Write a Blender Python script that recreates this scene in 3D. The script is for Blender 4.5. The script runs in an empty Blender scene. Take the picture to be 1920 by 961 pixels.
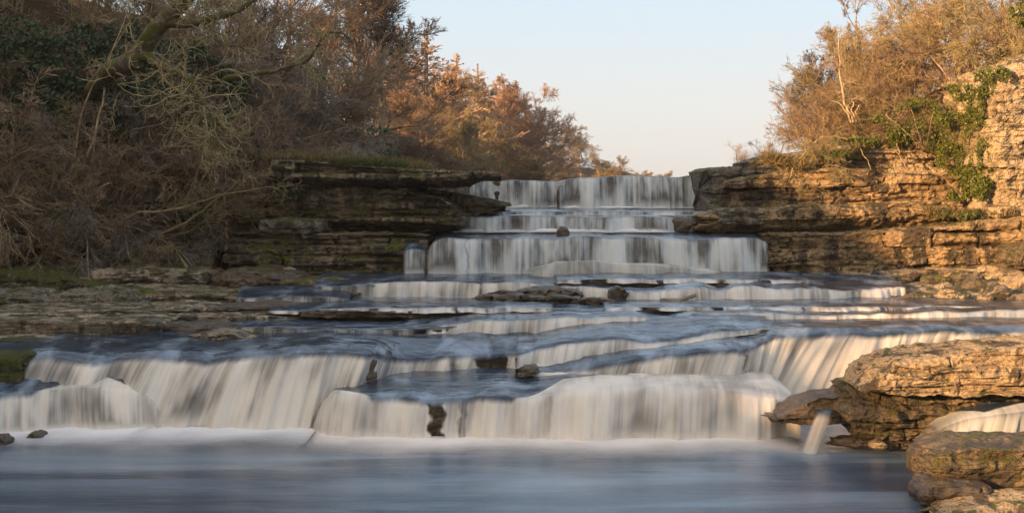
import bpy, math, random
import numpy as np

# ------------------------------------------------------------------ basics
H = 4.5; F = 2667.0; HY = 372.0          # eye height, focal length and horizon row (1920 px wide frame)
scene = bpy.context.scene
COL = scene.collection
RNG = np.random.default_rng(7)

def P(px, py, Y):
    return np.array([(px-960)/F*Y, Y, H-(py-HY)/F*Y])
def Zat(py, Y): return H-(py-HY)/F*Y
def Yon(py, z): return (H-z)*F/(py-HY)
def sstep(a, b, x):
    t = np.clip((x-a)/(b-a), 0, 1); return t*t*(3-2*t)

# ------------------------------------------------------------------ numpy noise
_p = np.random.default_rng(11).permutation(256); _p = np.concatenate([_p, _p, _p])
_g = np.random.default_rng(12).normal(size=(256, 3)); _g /= np.linalg.norm(_g, axis=1)[:, None]
def perlin(x, y, z=0.0):
    x, y, z = np.broadcast_arrays(np.asarray(x, float), np.asarray(y, float), np.asarray(z, float))
    xi = np.floor(x).astype(int); yi = np.floor(y).astype(int); zi = np.floor(z).astype(int)
    xf = x-xi; yf = y-yi; zf = z-zi
    fa = lambda t: t*t*t*(t*(t*6-15)+10)
    u, v, w = fa(xf), fa(yf), fa(zf)
    def gr(dx, dy, dz):
        h = _p[_p[_p[(xi+dx) & 255]+((yi+dy) & 255)]+((zi+dz) & 255)]
        g = _g[h]
        return g[..., 0]*(xf-dx)+g[..., 1]*(yf-dy)+g[..., 2]*(zf-dz)
    l = lambda a, b, t: a+(b-a)*t
    return 1.6*l(l(l(gr(0,0,0), gr(1,0,0), u), l(gr(0,1,0), gr(1,1,0), u), v),
                 l(l(gr(0,0,1), gr(1,0,1), u), l(gr(0,1,1), gr(1,1,1), u), v), w)
def fbm(x, y, z=0.0, o=4, g=0.5):
    s = 0; a = 1.0; f = 1.0
    for i in range(o):
        s = s+a*perlin(x*f+i*17.3, y*f+i*5.1, np.asarray(z)*f+i*9.7); a *= g; f *= 2.03
    return s
def hsh(a, b, seed=0):
    h = np.sin(np.asarray(a)*127.1+np.asarray(b)*311.7+seed*74.7)*43758.5453
    return h-np.floor(h)

# ------------------------------------------------------------------ mesh helpers
def tag(o, label=None, cat=None, group=None, kind=None):
    if label: o['label'] = label
    if cat: o['category'] = cat
    if group: o['group'] = group
    if kind: o['kind'] = kind
    return o
def make_mesh(name, verts, faces, mat=None, uv=None, attrs=None, smooth=True):
    """faces: array (M,3) or (M,4), or a list of such arrays"""
    if not isinstance(faces, list): faces = [faces]
    faces = [np.asarray(f, dtype=np.int32) for f in faces if len(f)]
    me = bpy.data.meshes.new(name)
    me.vertices.add(len(verts)); me.vertices.foreach_set('co', np.asarray(verts, dtype=np.float32).ravel())
    li = np.concatenate([f.ravel() for f in faces])
    tot = np.concatenate([np.full(len(f), f.shape[1], dtype=np.int32) for f in faces])
    st = np.concatenate([[0], np.cumsum(tot)[:-1]]).astype(np.int32)
    me.loops.add(len(li)); me.loops.foreach_set('vertex_index', li)
    me.polygons.add(len(tot)); me.polygons.foreach_set('loop_start', st); me.polygons.foreach_set('loop_total', tot)
    me.polygons.foreach_set('use_smooth', np.full(len(tot), smooth, dtype=bool))
    if uv is not None:
        l = me.uv_layers.new(name='UVMap'); l.data.foreach_set('uv', np.asarray(uv, dtype=np.float32)[li].ravel())
    for k, a in (attrs or {}).items():
        at = me.attributes.new(k, 'FLOAT', 'POINT'); at.data.foreach_set('value', np.asarray(a, dtype=np.float32).ravel())
    me.update(calc_edges=True); me.validate()
    if mat: me.materials.append(mat)
    return me
def link(name, me, parent=None):
    o = bpy.data.objects.new(name, me); COL.objects.link(o)
    if parent: o.parent = parent
    return o
def empty(name, loc=(0, 0, 0)):
    o = bpy.data.objects.new(name, None); COL.objects.link(o); o.location = loc; o.empty_display_size = 0.3
    return o
def grid_faces(nu, nv, wrap=False):
    i = np.arange(nu-1)[:, None]; jn = nv if wrap else nv-1
    j = np.arange(jn)[None, :]; j2 = (j+1) % nv
    a = i*nv+j; b = i*nv+j2; c = (i+1)*nv+j2; d = (i+1)*nv+j
    return np.stack([a, b, c, d], -1).reshape(-1, 4)

# ------------------------------------------------------------------ materials
class NB:
    def __init__(s, name):
        s.m = bpy.data.materials.new(name); s.m.use_nodes = True
        s.t = s.m.node_tree; s.t.nodes.clear()
        s.out = s.t.nodes.new('ShaderNodeOutputMaterial')
    def n(s, typ, **kw):
        n = s.t.nodes.new(typ)
        for k, v in kw.items(): setattr(n, k, v)
        return n
    def l(s, a, b): s.t.links.new(a, b)
    def inp(s, node, key, v):
        if isinstance(v, bpy.types.NodeSocket): s.l(v, node.inputs[key])
        else: node.inputs[key].default_value = v
    def math(s, op, a, b=0.0, c=None, clamp=False):
        n = s.n('ShaderNodeMath', operation=op, use_clamp=clamp)
        s.inp(n, 0, a); s.inp(n, 1, b)
        if c is not None: s.inp(n, 2, c)
        return n.outputs[0]
    def ramp(s, v, a, b, lo=0.0, hi=1.0):
        n = s.n('ShaderNodeMapRange', interpolation_type='SMOOTHSTEP'); s.inp(n, 0, v)
        s.inp(n, 1, a); s.inp(n, 2, b); s.inp(n, 3, lo); s.inp(n, 4, hi); return n.outputs[0]
    def noise(s, vec, scale, detail=4, rough=0.55, mp=None, out=0, dist=0.0):
        if mp is not None:
            m = s.n('ShaderNodeVectorMath', operation='MULTIPLY'); s.l(vec, m.inputs[0]); m.inputs[1].default_value = mp; vec = m.outputs[0]
        n = s.n('ShaderNodeTexNoise'); s.l(vec, n.inputs['Vector'])
        n.inputs['Scale'].default_value = scale; n.inputs['Detail'].default_value = detail
        n.inputs['Roughness'].default_value = rough; n.inputs['Distortion'].default_value = dist
        return n.outputs[out]
    def mix(s, f, a, b):
        n = s.n('ShaderNodeMix', data_type='RGBA')
        s.inp(n, 0, f)
        for i, v in ((6, a), (7, b)):
            if isinstance(v, bpy.types.NodeSocket): s.l(v, n.inputs[i])
            else: n.inputs[i].default_value = (*v, 1)
        return n.outputs[2]
    def bsdf(s, color, rough=0.6, ior=1.45, normal=None, spec=0.5):
        b = s.n('ShaderNodeBsdfPrincipled')
        if isinstance(color, bpy.types.NodeSocket): s.l(color, b.inputs['Base Color'])
        else: b.inputs['Base Color'].default_value = (*color, 1)
        s.inp(b, 'Roughness', rough); b.inputs['IOR'].default_value = ior
        b.inputs['Specular IOR Level'].default_value = spec
        if normal is not None: s.l(normal, b.inputs['Normal'])
        return b.outputs[0]
    def bump(s, h, strength=0.5, dist=0.05, normal=None):
        n = s.n('ShaderNodeBump'); n.inputs['Strength'].default_value = strength; n.inputs['Distance'].default_value = dist
        s.l(h, n.inputs['Height'])
        if normal is not None: s.l(normal, n.inputs['Normal'])
        return n.outputs[0]
    def done(s, sh): s.l(sh, s.out.inputs[0]); return s.m

def rock_mat(name, a, b, c, moss=0.3, mosscol=(0.06, 0.075, 0.012), wet=0.0, stain=0.5, lichen=0.3, sidemoss=0.0, riser=0.0):
    n = NB(name)
    geo = n.n('ShaderNodeNewGeometry'); pos = geo.outputs['Position']; nz = n.n('ShaderNodeSeparateXYZ'); n.l(geo.outputs['Normal'], nz.inputs[0])
    tone = n.n('ShaderNodeAttribute', attribute_name='tone').outputs['Fac']
    big = n.noise(pos, 0.9, 5, 0.6); mid = n.noise(pos, 5.0, 6, 0.65); fine = n.noise(pos, 28.0, 5, 0.7)
    strat = n.noise(pos, 1.0, 5, 0.6, mp=(0.5, 0.5, 9.0))
    f1 = n.math('ADD', n.math('MULTIPLY', tone, 0.45), n.math('MULTIPLY', mid, 0.9))
    col = n.mix(n.ramp(f1, 0.4, 0.95), a, b)
    col = n.mix(n.ramp(n.math('ADD', n.math('MULTIPLY', big, 0.6), n.math('MULTIPLY', strat, 0.5)), 0.45, 0.72), col, c)
    # fine grain
    col = n.mix(n.ramp(fine, 0.30, 0.62, 0.75, 0.0), col, (a[0]*0.25, a[1]*0.24, a[2]*0.22))
    # pits
    v = n.n('ShaderNodeTexVoronoi'); n.l(pos, v.inputs['Vector']); v.inputs['Scale'].default_value = 9.0
    pit = n.math('MULTIPLY', n.ramp(v.outputs['Distance'], 0.12, 0.3, 1, 0), n.ramp(n.noise(pos, 2.0, 3), 0.5, 0.62))
    col = n.mix(n.math('MULTIPLY', pit, 0.8), col, (0.03, 0.026, 0.02))
    # dark weather stains of their own shape, drawn out downwards
    st = n.noise(pos, 1.4, 5, 0.65, mp=(1.0, 1.0, 0.35), dist=0.4)
    col = n.mix(n.ramp(st, 0.62-0.16*stain, 0.68-0.14*stain, 0.0, 0.88), col, (0.035, 0.028, 0.02))
    st2 = n.noise(pos, 4.5, 5, 0.7, mp=(1.0, 1.0, 1.6)); col = n.mix(n.ramp(st2, 0.58, 0.64, 0.0, 0.35+0.5*stain), col, (0.04, 0.032, 0.022))
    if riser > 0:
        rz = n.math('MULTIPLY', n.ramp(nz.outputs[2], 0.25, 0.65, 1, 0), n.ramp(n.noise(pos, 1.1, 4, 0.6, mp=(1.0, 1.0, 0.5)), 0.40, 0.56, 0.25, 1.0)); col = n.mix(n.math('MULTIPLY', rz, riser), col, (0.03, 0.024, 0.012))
    li = n.noise(pos, 13.0, 4, 0.7)
    col = n.mix(n.ramp(li, 0.64, 0.70, 0.0, lichen), col, (0.55, 0.53, 0.46))
    mn = n.noise(pos, 2.2, 5, 0.7)
    mz = n.math('ADD', mn, n.math('MULTIPLY', nz.outputs[2], 0.22*(1-sidemoss)))
    mf = n.ramp(mz, 0.80-0.40*moss, 0.87-0.40*moss)
    mcol = n.mix(n.noise(pos, 20.0, 3), (mosscol[0]*0.35, mosscol[1]*0.35, mosscol[2]*0.5), (mosscol[0]*1.9, mosscol[1]*1.9, mosscol[2]*1.6))
    if moss > 0: col = n.mix(mf, col, mcol)
    s3 = n.noise(pos, 1.0, 4, 0.6, mp=(0.7, 0.7, 6.5), dist=0.25)
    ck = n.math('MULTIPLY', n.ramp(n.math('ABSOLUTE', n.math('SUBTRACT', s3, 0.5)), 0.004, 0.022, 1, 0), n.ramp(n.noise(pos, 1.3, 3), 0.42, 0.55))
    col = n.mix(n.math('MULTIPLY', ck, 0.85), col, (0.028, 0.024, 0.014))
    h = n.math('ADD', n.math('MULTIPLY', mid, 0.55), n.math('MULTIPLY', fine, 0.40))
    h = n.math('ADD', h, n.math('MULTIPLY', strat, 1.1))
    h = n.math('SUBTRACT', h, n.math('MULTIPLY', pit, 0.5)); h = n.math('SUBTRACT', h, n.math('MULTIPLY', ck, 0.6))
    if moss > 0: h = n.math('ADD', h, n.math('MULTIPLY', mf, n.noise(pos, 45, 3)))
    nor = n.bump(h, 0.85, 0.07)
    r = 0.85
    if wet > 0: r = n.ramp(n.noise(pos, 1.7, 4), 0.35, 0.65, 0.85-0.62*wet, 0.9-0.35*wet)
    return n.done(n.bsdf(col, r, 1.45, nor, 0.3+0.5*wet))

def water_mat(name, warm=(0.80, 0.78, 0.72), lo=0.2, hi=1.0, seed=0.0, jag=0.10, thick=0.5, ef=0.12, us=1.0):
    n = NB(name)
    uv = n.n('ShaderNodeUVMap').outputs[0]; sp = n.n('ShaderNodeSeparateXYZ'); n.l(uv, sp.inputs[0])
    u, v = sp.outputs[0], sp.outputs[1]
    frac = n.n('ShaderNodeAttribute', attribute_name='frac').outputs['Fac']
    edge = n.n('ShaderNodeAttribute', attribute_name='edge').outputs['Fac']
    geo = n.n('ShaderNodeNewGeometry'); pos = geo.outputs['Position']
    def vec(su, sv, w=0.0):
        c = n.n('ShaderNodeCombineXYZ'); n.l(n.math('MULTIPLY', u, su), c.inputs[0]); n.l(n.math('MULTIPLY', v, sv), c.inputs[1]); c.inputs[2].default_value = seed+w
        return c.outputs[0]
    fine = n.noise(vec(11*us, 0.22), 1.0, 4, 0.65); mid = n.noise(vec(3.4*us, 0.4, 3), 1.0, 3, 0.5); broad = n.noise(vec(0.8*us, 0.45, 7), 1.0, 3, 0.55)
    dens = n.math('ADD', n.math('MULTIPLY', fine, 0.24), n.math('ADD', n.math('MULTIPLY', mid, 0.40), n.math('MULTIPLY', broad, 0.9)))
    al = n.ramp(dens, 0.64-0.12*thick, 0.90-0.12*thick, lo, hi)
    al = n.math('MAXIMUM', al, n.ramp(frac, 0.45, 1.0, 0.0, 0.95))
    gap = n.n('ShaderNodeAttribute', attribute_name='gap').outputs['Fac']
    gthr = n.math('MULTIPLY', n.noise(vec(9, 0.3, 50), 1.0, 3, 0.6), 0.9)
    al = n.math('MULTIPLY', al, n.ramp(n.math('SUBTRACT', gap, gthr), -0.35, 0.25))
        # where the glassy lip breaks into white threads
    jg = n.noise(vec(7.0, 0.0, 21), 1.0, 4, 0.7); jb = n.noise(vec(1.1, 0.0, 31), 1.0, 2)
    th = n.math('ADD', n.math('MULTIPLY', jg, jag), n.math('MULTIPLY', jb, jag*1.6))
    fr_ = n.n('ShaderNodeAttribute', attribute_name='froth').outputs['Fac']
    foam = n.ramp(n.math('ADD', n.math('SUBTRACT', v, th), n.math('MULTIPLY', fr_, 1.3)), -0.10, 0.03)
    al = n.math('MAXIMUM', al, n.ramp(v, 0.03, -0.06))
    al = n.math('MULTIPLY', al, n.ramp(edge, 0.0, ef))
    wcol = n.mix(n.math('MAXIMUM', n.ramp(dens, 0.55, 0.95), n.ramp(frac, 0.55, 1.0, 0.0, 0.85)), (warm[0]*0.46, warm[1]*0.47, warm[2]*0.49), warm)
    hh = n.math('ADD', n.math('MULTIPLY', fine, 0.6), mid)
    cn = n.bump(hh, 0.6, 0.05)
    cur = n.bsdf(wcol, 0.55, 1.33, cn, 0.25)
    tl = n.n('ShaderNodeBsdfTranslucent'); n.l(wcol, tl.inputs[0])
    m1 = n.n('ShaderNodeMixShader'); m1.inputs[0].default_value = 0.25; n.l(cur, m1.inputs[1]); n.l(tl.outputs[0], m1.inputs[2])
    tr = n.n('ShaderNodeBsdfTransparent')
    # glassy sheet: moving water, smoothed; froth lines carried along it
    w1 = n.noise(pos, 1.0, 3, 0.5, mp=(0.9, 1.6, 1.0)); w2 = n.noise(pos, 1.0, 4, 0.6, mp=(3.0, 5.0, 1.0), dist=0.5)
    sn = n.bump(n.math('ADD', w1, n.math('MULTIPLY', w2, 0.13)), 0.8, 0.15)
    fl = n.noise(pos, 1.0, 4, 0.55, mp=(1.5, 0.7, 1.0), dist=0.35)
    scol = n.mix(n.ramp(fl, 0.45, 0.75), (0.022, 0.038, 0.062), (0.20, 0.26, 0.34))
    surf = n.bsdf(scol, 0.16, 1.33, sn, 0.75)
    trs = n.n('ShaderNodeBsdfTransparent')
    ms = n.n('ShaderNodeMixShader'); n.l(n.ramp(edge, 0.0, 0.1), ms.inputs[0]); n.l(trs.outputs[0], ms.inputs[1]); n.l(surf, ms.inputs[2])
    m2 = n.n('ShaderNodeMixShader'); n.l(al, m2.inputs[0]); n.l(tr.outputs[0], m2.inputs[1]); n.l(m1.outputs[0], m2.inputs[2])
    m3 = n.n('ShaderNodeMixShader'); n.l(foam, m3.inputs[0]); n.l(ms.outputs[0], m3.inputs[1]); n.l(m2.outputs[0], m3.inputs[2])
    return n.done(m3.outputs[0])

def foam_mat(name, col=(0.82, 0.82, 0.84)):
    n = NB(name)
    uv = n.n('ShaderNodeUVMap').outputs[0]; sp = n.n('ShaderNodeSeparateXYZ'); n.l(uv, sp.inputs[0])
    u, v = sp.outputs[0], sp.outputs[1]
    edge = n.n('ShaderNodeAttribute', attribute_name='edge').outputs['Fac']
    c = n.n('ShaderNodeCombineXYZ'); n.l(n.math('MULTIPLY', u, 0.55), c.inputs[0]); n.l(n.math('MULTIPLY', v, 1.6), c.inputs[1])
    ns = n.noise(c.outputs[0], 1.0, 4, 0.5)
    a = n.math('SUBTRACT', n.math('ADD', n.math('POWER', n.math('SUBTRACT', 1.0, v), 1.6), n.math('MULTIPLY', ns, n.math('SUBTRACT', 1.25, v))), 0.42)
    a = n.math('MULTIPLY', n.ramp(a, -0.05, 1.15, 0.0, 0.93), n.ramp(edge, 0.0, 0.5))
    b = n.bsdf(col, 0.9, 1.33, None, 0.1)
    tr = n.n('ShaderNodeBsdfTransparent')
    m = n.n('ShaderNodeMixShader'); n.l(a, m.inputs[0]); n.l(tr.outputs[0], m.inputs[1]); n.l(b, m.inputs[2])
    return n.done(m.outputs[0])

def bark_mat(name, c1, c2, moss=None, scale=6.0):
    n = NB(name); geo = n.n('ShaderNodeNewGeometry'); pos = geo.outputs['Position']
    col = n.mix(n.ramp(n.noise(pos, scale, 4, 0.6), 0.35, 0.65), c1, c2)
    if moss: col = n.mix(n.ramp(n.noise(pos, 2.5, 4, 0.6), 0.42, 0.55), col, moss)
    ri = n.n('ShaderNodeObjectInfo').outputs['Random']
    hs = n.n('ShaderNodeHueSaturation'); n.l(col, hs.inputs['Color'])
    n.l(n.ramp(ri, 0, 1, 0.86, 1.14), hs.inputs['Value']); n.l(n.ramp(ri, 0, 1, 0.494, 0.506), hs.inputs['Hue'])
    return n.done(n.bsdf(hs.outputs[0], 0.85, 1.45, n.bump(n.noise(pos, 30, 3), 0.5, 0.02), 0.25))
def leaf_mat(name, c1, c2, trans=0.3, rough=0.5):
    n = NB(name); geo = n.n('ShaderNodeNewGeometry')
    r = geo.outputs['Random Per Island']
    col = n.mix(r, c1, c2)
    b = n.bsdf(col, rough, 1.45, None, 0.35)
    t = n.n('ShaderNodeBsdfTranslucent'); n.l(col, t.inputs[0])
    m = n.n('ShaderNodeMixShader'); m.inputs[0].default_value = trans; n.l(b, m.inputs[1]); n.l(t.outputs[0], m.inputs[2])
    return n.done(m.outputs[0])

M = {}
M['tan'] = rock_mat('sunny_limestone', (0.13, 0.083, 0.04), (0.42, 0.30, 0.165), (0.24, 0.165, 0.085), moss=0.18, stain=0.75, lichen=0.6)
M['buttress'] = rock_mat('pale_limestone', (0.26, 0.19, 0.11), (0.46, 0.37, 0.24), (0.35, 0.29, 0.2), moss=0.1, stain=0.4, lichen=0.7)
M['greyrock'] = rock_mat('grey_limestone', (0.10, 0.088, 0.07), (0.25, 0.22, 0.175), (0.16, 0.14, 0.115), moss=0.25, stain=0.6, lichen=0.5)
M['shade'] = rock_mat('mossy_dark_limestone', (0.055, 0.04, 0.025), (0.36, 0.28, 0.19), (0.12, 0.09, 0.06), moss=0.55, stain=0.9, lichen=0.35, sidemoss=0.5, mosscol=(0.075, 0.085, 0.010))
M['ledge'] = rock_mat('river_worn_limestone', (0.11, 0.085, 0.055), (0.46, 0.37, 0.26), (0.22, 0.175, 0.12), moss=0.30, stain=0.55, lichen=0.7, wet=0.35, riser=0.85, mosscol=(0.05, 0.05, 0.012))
M['wet'] = rock_mat('wet_brown_rock', (0.035, 0.024, 0.014), (0.13, 0.088, 0.046), (0.06, 0.042, 0.025), moss=0.22, stain=0.5, lichen=0.0, wet=0.9, mosscol=(0.06, 0.045, 0.01))
M['riser'] = rock_mat('rock_behind_water', (0.08, 0.055, 0.03), (0.24, 0.155, 0.075), (0.13, 0.09, 0.045), moss=0.3, stain=0.4, mosscol=(0.08,0.06,0.012), lichen=0.0, wet=0.8)
M['mossy'] = rock_mat('moss_covered_rock', (0.10, 0.085, 0.06), (0.26, 0.22, 0.17), (0.16, 0.14, 0.1), moss=0.78, stain=0.7, lichen=0.5, mosscol=(0.055, 0.06, 0.010), sidemoss=0.3)
M['frock'] = rock_mat('weathered_front_rock', (0.22, 0.16, 0.095), (0.46, 0.36, 0.23), (0.32, 0.24, 0.15), moss=0.12, stain=0.62, lichen=0.3)
M['fdark'] = rock_mat('algae_covered_front_rock', (0.055, 0.042, 0.022), (0.20, 0.145, 0.08), (0.10, 0.078, 0.036), moss=0.62, stain=0.75, lichen=0.1, wet=0.5, mosscol=(0.06, 0.055, 0.012), sidemoss=0.7)
M['water'] = water_mat('falling_water', warm=(0.93, 0.88, 0.80), seed=0.0, lo=0.26, thick=0.68)
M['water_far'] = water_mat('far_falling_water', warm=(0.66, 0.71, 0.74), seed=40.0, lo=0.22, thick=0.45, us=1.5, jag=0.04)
M['water_thick'] = water_mat('thick_falling_water', warm=(0.95, 0.89, 0.81), seed=80.0, lo=0.65, thick=1.0)
M['water_low'] = water_mat('low_step_water', warm=(0.90, 0.87, 0.82), seed=70.0, lo=0.4, thick=0.8, jag=0.022, us=1.3)
M['water_soft'] = water_mat('soft_white_water', warm=(0.72, 0.72, 0.68), seed=90.0, lo=0.3, hi=0.75, thick=0.8, ef=0.7)
M['spout'] = water_mat('spout_water', warm=(0.74, 0.70, 0.64), seed=95.0, lo=0.45, hi=0.95, thick=0.7, ef=0.10)
M['water_thin'] = water_mat('thin_falling_water', warm=(0.7, 0.7, 0.68), seed=60.0, lo=0.0, hi=0.8, thick=-0.1, jag=0.03)
M['foam'] = foam_mat('foam')
M['foam_warm'] = foam_mat('foam_warm', (0.86, 0.80, 0.76))

# ------------------------------------------------------------------ water
def tier(label, pts, mat, name='waterfall', throw=0.3, shear=0.0, riser='riser', folds=0.035, lipdrop=0.05, foam=None, wave=0.03, jitter=0.03, seed=0.0, group=None, res=0.035, smoothpts=True, cat='waterfall', gaps=(), froth=None, plan=0.06):
    """pts rows: px, lip_py, base_py, z_base, Y_far, z_far. The sheet runs from the far edge over the lip and down."""
    A = np.array(pts, float)
    px = A[:, 0]
    Yb = (H-A[:, 3])*F/(A[:, 2]-HY)
    xb = (px-960)/F*Yb
    L = np.sqrt(np.diff(xb)**2+np.diff(Yb)**2).sum()
    n = max(12, int(L/res))
    s = np.linspace(px[0], px[-1], n)
    def ip(c):
        v = np.interp(s, px, c)
        if smoothpts:
            k = max(1, int(n*0.012)); ker = np.hanning(2*k+3); ker /= ker.sum()
            v = np.convolve(np.pad(v, (k+1, k+1), mode='edge'), ker, mode='valid')
        return v
    lip, base, zb, yf, zf = [ip(A[:, i]) for i in range(1, 6)]
    Yb = (H-zb)*F/(base-HY)
    dz = (base-lip)/F*Yb; th = throw*(0.3+0.7*np.clip(dz/dz.max(), 0, 1))
    Yl = Yb+th
    zl = H-(lip-HY)/F*Yl
    xx = (s-960)/F*Yl
    arc = np.concatenate([[0], np.cumsum(np.sqrt(np.diff(xx)**2+np.diff(Yl)**2))]); tot = arc[-1]
    zl = zl+jitter*fbm(arc*0.8, seed, 1.3, 3)+0.3*jitter*fbm(arc*4, seed, 3.3, 2)
    Yl = Yl+plan*fbm(arc*0.9, seed, 7.7, 3)
    drop = np.maximum(zl-zb, 0.02)
    ns, nf = 34, 18
    q = np.linspace(1, 0, ns)**1.7
    rows = []; uvs = []; fr = []
    for k in q:
        Y = Yl+(yf-Yl)*k; d = Y-Yl
        X = (s-960)/F*(Yl+(Y-Yl)*0.6)       # spreads slightly with distance
        z = zl+(zf-zl)*sstep(0, 1, k)
        wv = wave*fbm(X*0.5, Y*1.0, seed+5, 3, 0.45)*sstep(0.0, 1.2, d)
        z = z+wv+lipdrop*(1-np.exp(-d/0.22))
        rows.append(np.stack([X, Y, z], -1)); uvs.append(np.stack([arc, -d], -1)); fr.append(np.zeros(n))
    f1 = fbm(arc*5.0, seed+2, 0.0, 3, 0.6); f2 = fbm(arc*1.3, seed+4, 0.0, 3)
    sh = shear*(1+0.7*fbm(arc*0.5, seed+8, 0, 2))
    for t in np.linspace(0, 1, nf)[1:]:
        Y = Yl-th*(1+0.35*f2)*t-folds*f1*min(1, t*2)-(0.10+plan*.8)*f2*t
        z = zl-drop*t*t
        X = (s-960)/F*Yl+sh*drop*(0.35*t+0.65*t*t)+0.02*f1*t
        rows.append(np.stack([X, Y, z], -1)); uvs.append(np.stack([arc, drop*t*t], -1)); fr.append(np.full(n, t*t))
    V = np.stack(rows, 1); nv = V.shape[1]
    UV = np.stack(uvs, 1).reshape(-1, 2); FR = np.stack(fr, 1).reshape(-1)
    E = np.repeat(np.minimum(arc, tot-arc)[:, None], nv, 1).reshape(-1)
    G = np.ones(n)
    G = np.repeat(G[:, None], nv, 1); sw = s[:, None]+11*fbm(V[..., 2]*4.0, s[:, None]*.01, seed, 3)+(zl[:, None]-V[..., 2])*(-6)
    for g0, g1_, gs in gaps:
        G = np.minimum(G, np.clip(1-gs*sstep(g0-7, g0+7, sw)*(1-sstep(g1_-7, g1_+7, sw)), 0, 1))
    G = G.reshape(-1)
    FT = np.repeat((np.interp(s, *zip(*froth)) if froth else np.zeros(n))[:, None], nv, 1).reshape(-1)
    root = empty(name, (float(xx[n//2]), float(Yb[n//2]), float(zb[n//2])))
    tag(root, label, cat, group)
    off = np.array(root.location)
    me = make_mesh('water_curtain', V.reshape(-1, 3)-off, grid_faces(n, nv), M[mat], UV, {'edge': E, 'frac': FR, 'gap': G, 'froth': FT})
    link('water_curtain', me, root)
    if riser:
        # the stepped rock the water runs over, just behind the curtain
        m = 22; R = []
        tz = np.linspace(0, 1, m)
        for t in tz:
            z = (zb-0.25)+(zl-0.05-zb+0.25)*t
            Y = Yl+0.03+0.05*(1-t)+0.10*fbm(xx*1.1, z*4.0, seed+3, 4)+0.10*(hsh(np.floor(z*5), np.floor(xx*0.9+np.floor(z*5)*0.37), 3)-0.3)
            R.append(np.stack([xx+0*z, np.maximum(Y, Yl-0.05), z], -1))
        R.append(np.stack([xx, Yl+0.9, zl-0.12], -1)); R.append(np.stack([xx, Yl+0.9, zb-0.3], -1))
        R = np.stack(R, 1)
        rm = make_mesh('rock_face', R.reshape(-1, 3)-off, grid_faces(n, R.shape[1]), M[riser], None, {'tone': 0.5+0.4*fbm(R[..., 0].ravel(), R[..., 2].ravel()*3, 1.0, 3)})
        link('rock_face', rm, root)
    if foam:
        w, fh, fm = foam[:3]
        nw = 14; R = []; uvf = []
        slp = np.abs(np.gradient(zb)/np.maximum(np.gradient(arc), 1e-6)); kf = max(3, int(n*.02)); slp = np.convolve(np.pad(slp, kf, mode='edge'), np.ones(2*kf+1)/(2*kf+1), mode='valid')
        fe = np.minimum(arc, tot-arc)*(1-sstep(.12, .35, slp))
        if len(foam) > 3: fe = fe*(1-sstep(foam[3]-30, foam[3], s))
        hump = 0.6+0.5*fbm(arc*0.5, seed+11, 0, 3)
        for t in np.linspace(0, 1, nw):
            Y = Yb-throw*0.1+0.25-(w*(0.75+0.4*fbm(arc*0.25, seed+15, 0, 2)))*t
            z = zb+0.012+fh*hump*np.exp(-((t-0.08)/0.22)**2)+0.25*fh*fbm(arc*0.9, t*3, seed, 3)*np.exp(-(t/0.45)**2)
            R.append(np.stack([xx*1.0+sh*drop*0.6-0*t, Y, np.maximum(z, zb+0.010)], -1)); uvf.append(np.stack([arc, np.full(n, t)], -1))
        R = np.stack(R, 1)
        fm_ = make_mesh('foam', R.reshape(-1, 3)-off, grid_faces(n, nw), M[fm], np.stack(uvf, 1).reshape(-1, 2), {'edge': np.repeat(fe[:, None], nw, 1).reshape(-1)})
        link('foam', fm_, root)
    return root

tier('low front left fall over a rounded ledge above the pool', [(-60,735,818,0,28.9,.95),(0,733,816,0,28.9,.95),(50,731,812,0,28.9,.95),(120,728,808,0,28.9,.95),(200,728,808,0,28.9,.95),(255,732,806,0,28.7,.93),(285,745,804,0,28.4,.85),(303,775,803,0,28.1,.4)],
     'water', throw=0.35, shear=0.12, foam=(4.2, 0.06, 'foam'), plan=.15, jitter=.05, seed=1, folds=.05, froth=[(-60,0),(60,0),(120,.35),(180,.6),(230,.3),(262,.35),(303,.8)])
tier('wide grey and cream curtain across the left half of the front ledge', [(-80,668,800,0,33,1.42),(40,668,800,0,33,1.42),(100,665,800,0,33,1.42),(200,672,802,0,33,1.42),(300,666,803,0,33,1.42),(400,670,804,0,33,1.42),(480,662,806,0,33,1.42),(560,656,806,0,33,1.42),(622,656,806,0,33,1.42),(645,656,790,.12,33,1.42),(690,660,745,.6,32.0,1.41),(740,669,712,.75,32.0,1.41),(800,668,704,.78,32.0,1.41),(880,660,700,.8,32.0,1.41),(940,657,698,.8,32.0,1.41),(1000,656,698,.8,32.0,1.41),(1065,656,698,.8,32.0,1.41)],
     'water', throw=0.75, shear=-0.32, foam=(5.0, 0.03, 'foam', 660), plan=.15, jitter=.05, seed=3, folds=.05, lipdrop=.11, gaps=[(895,952,.95),(850,868,.6),(762,772,.5)])
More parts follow.
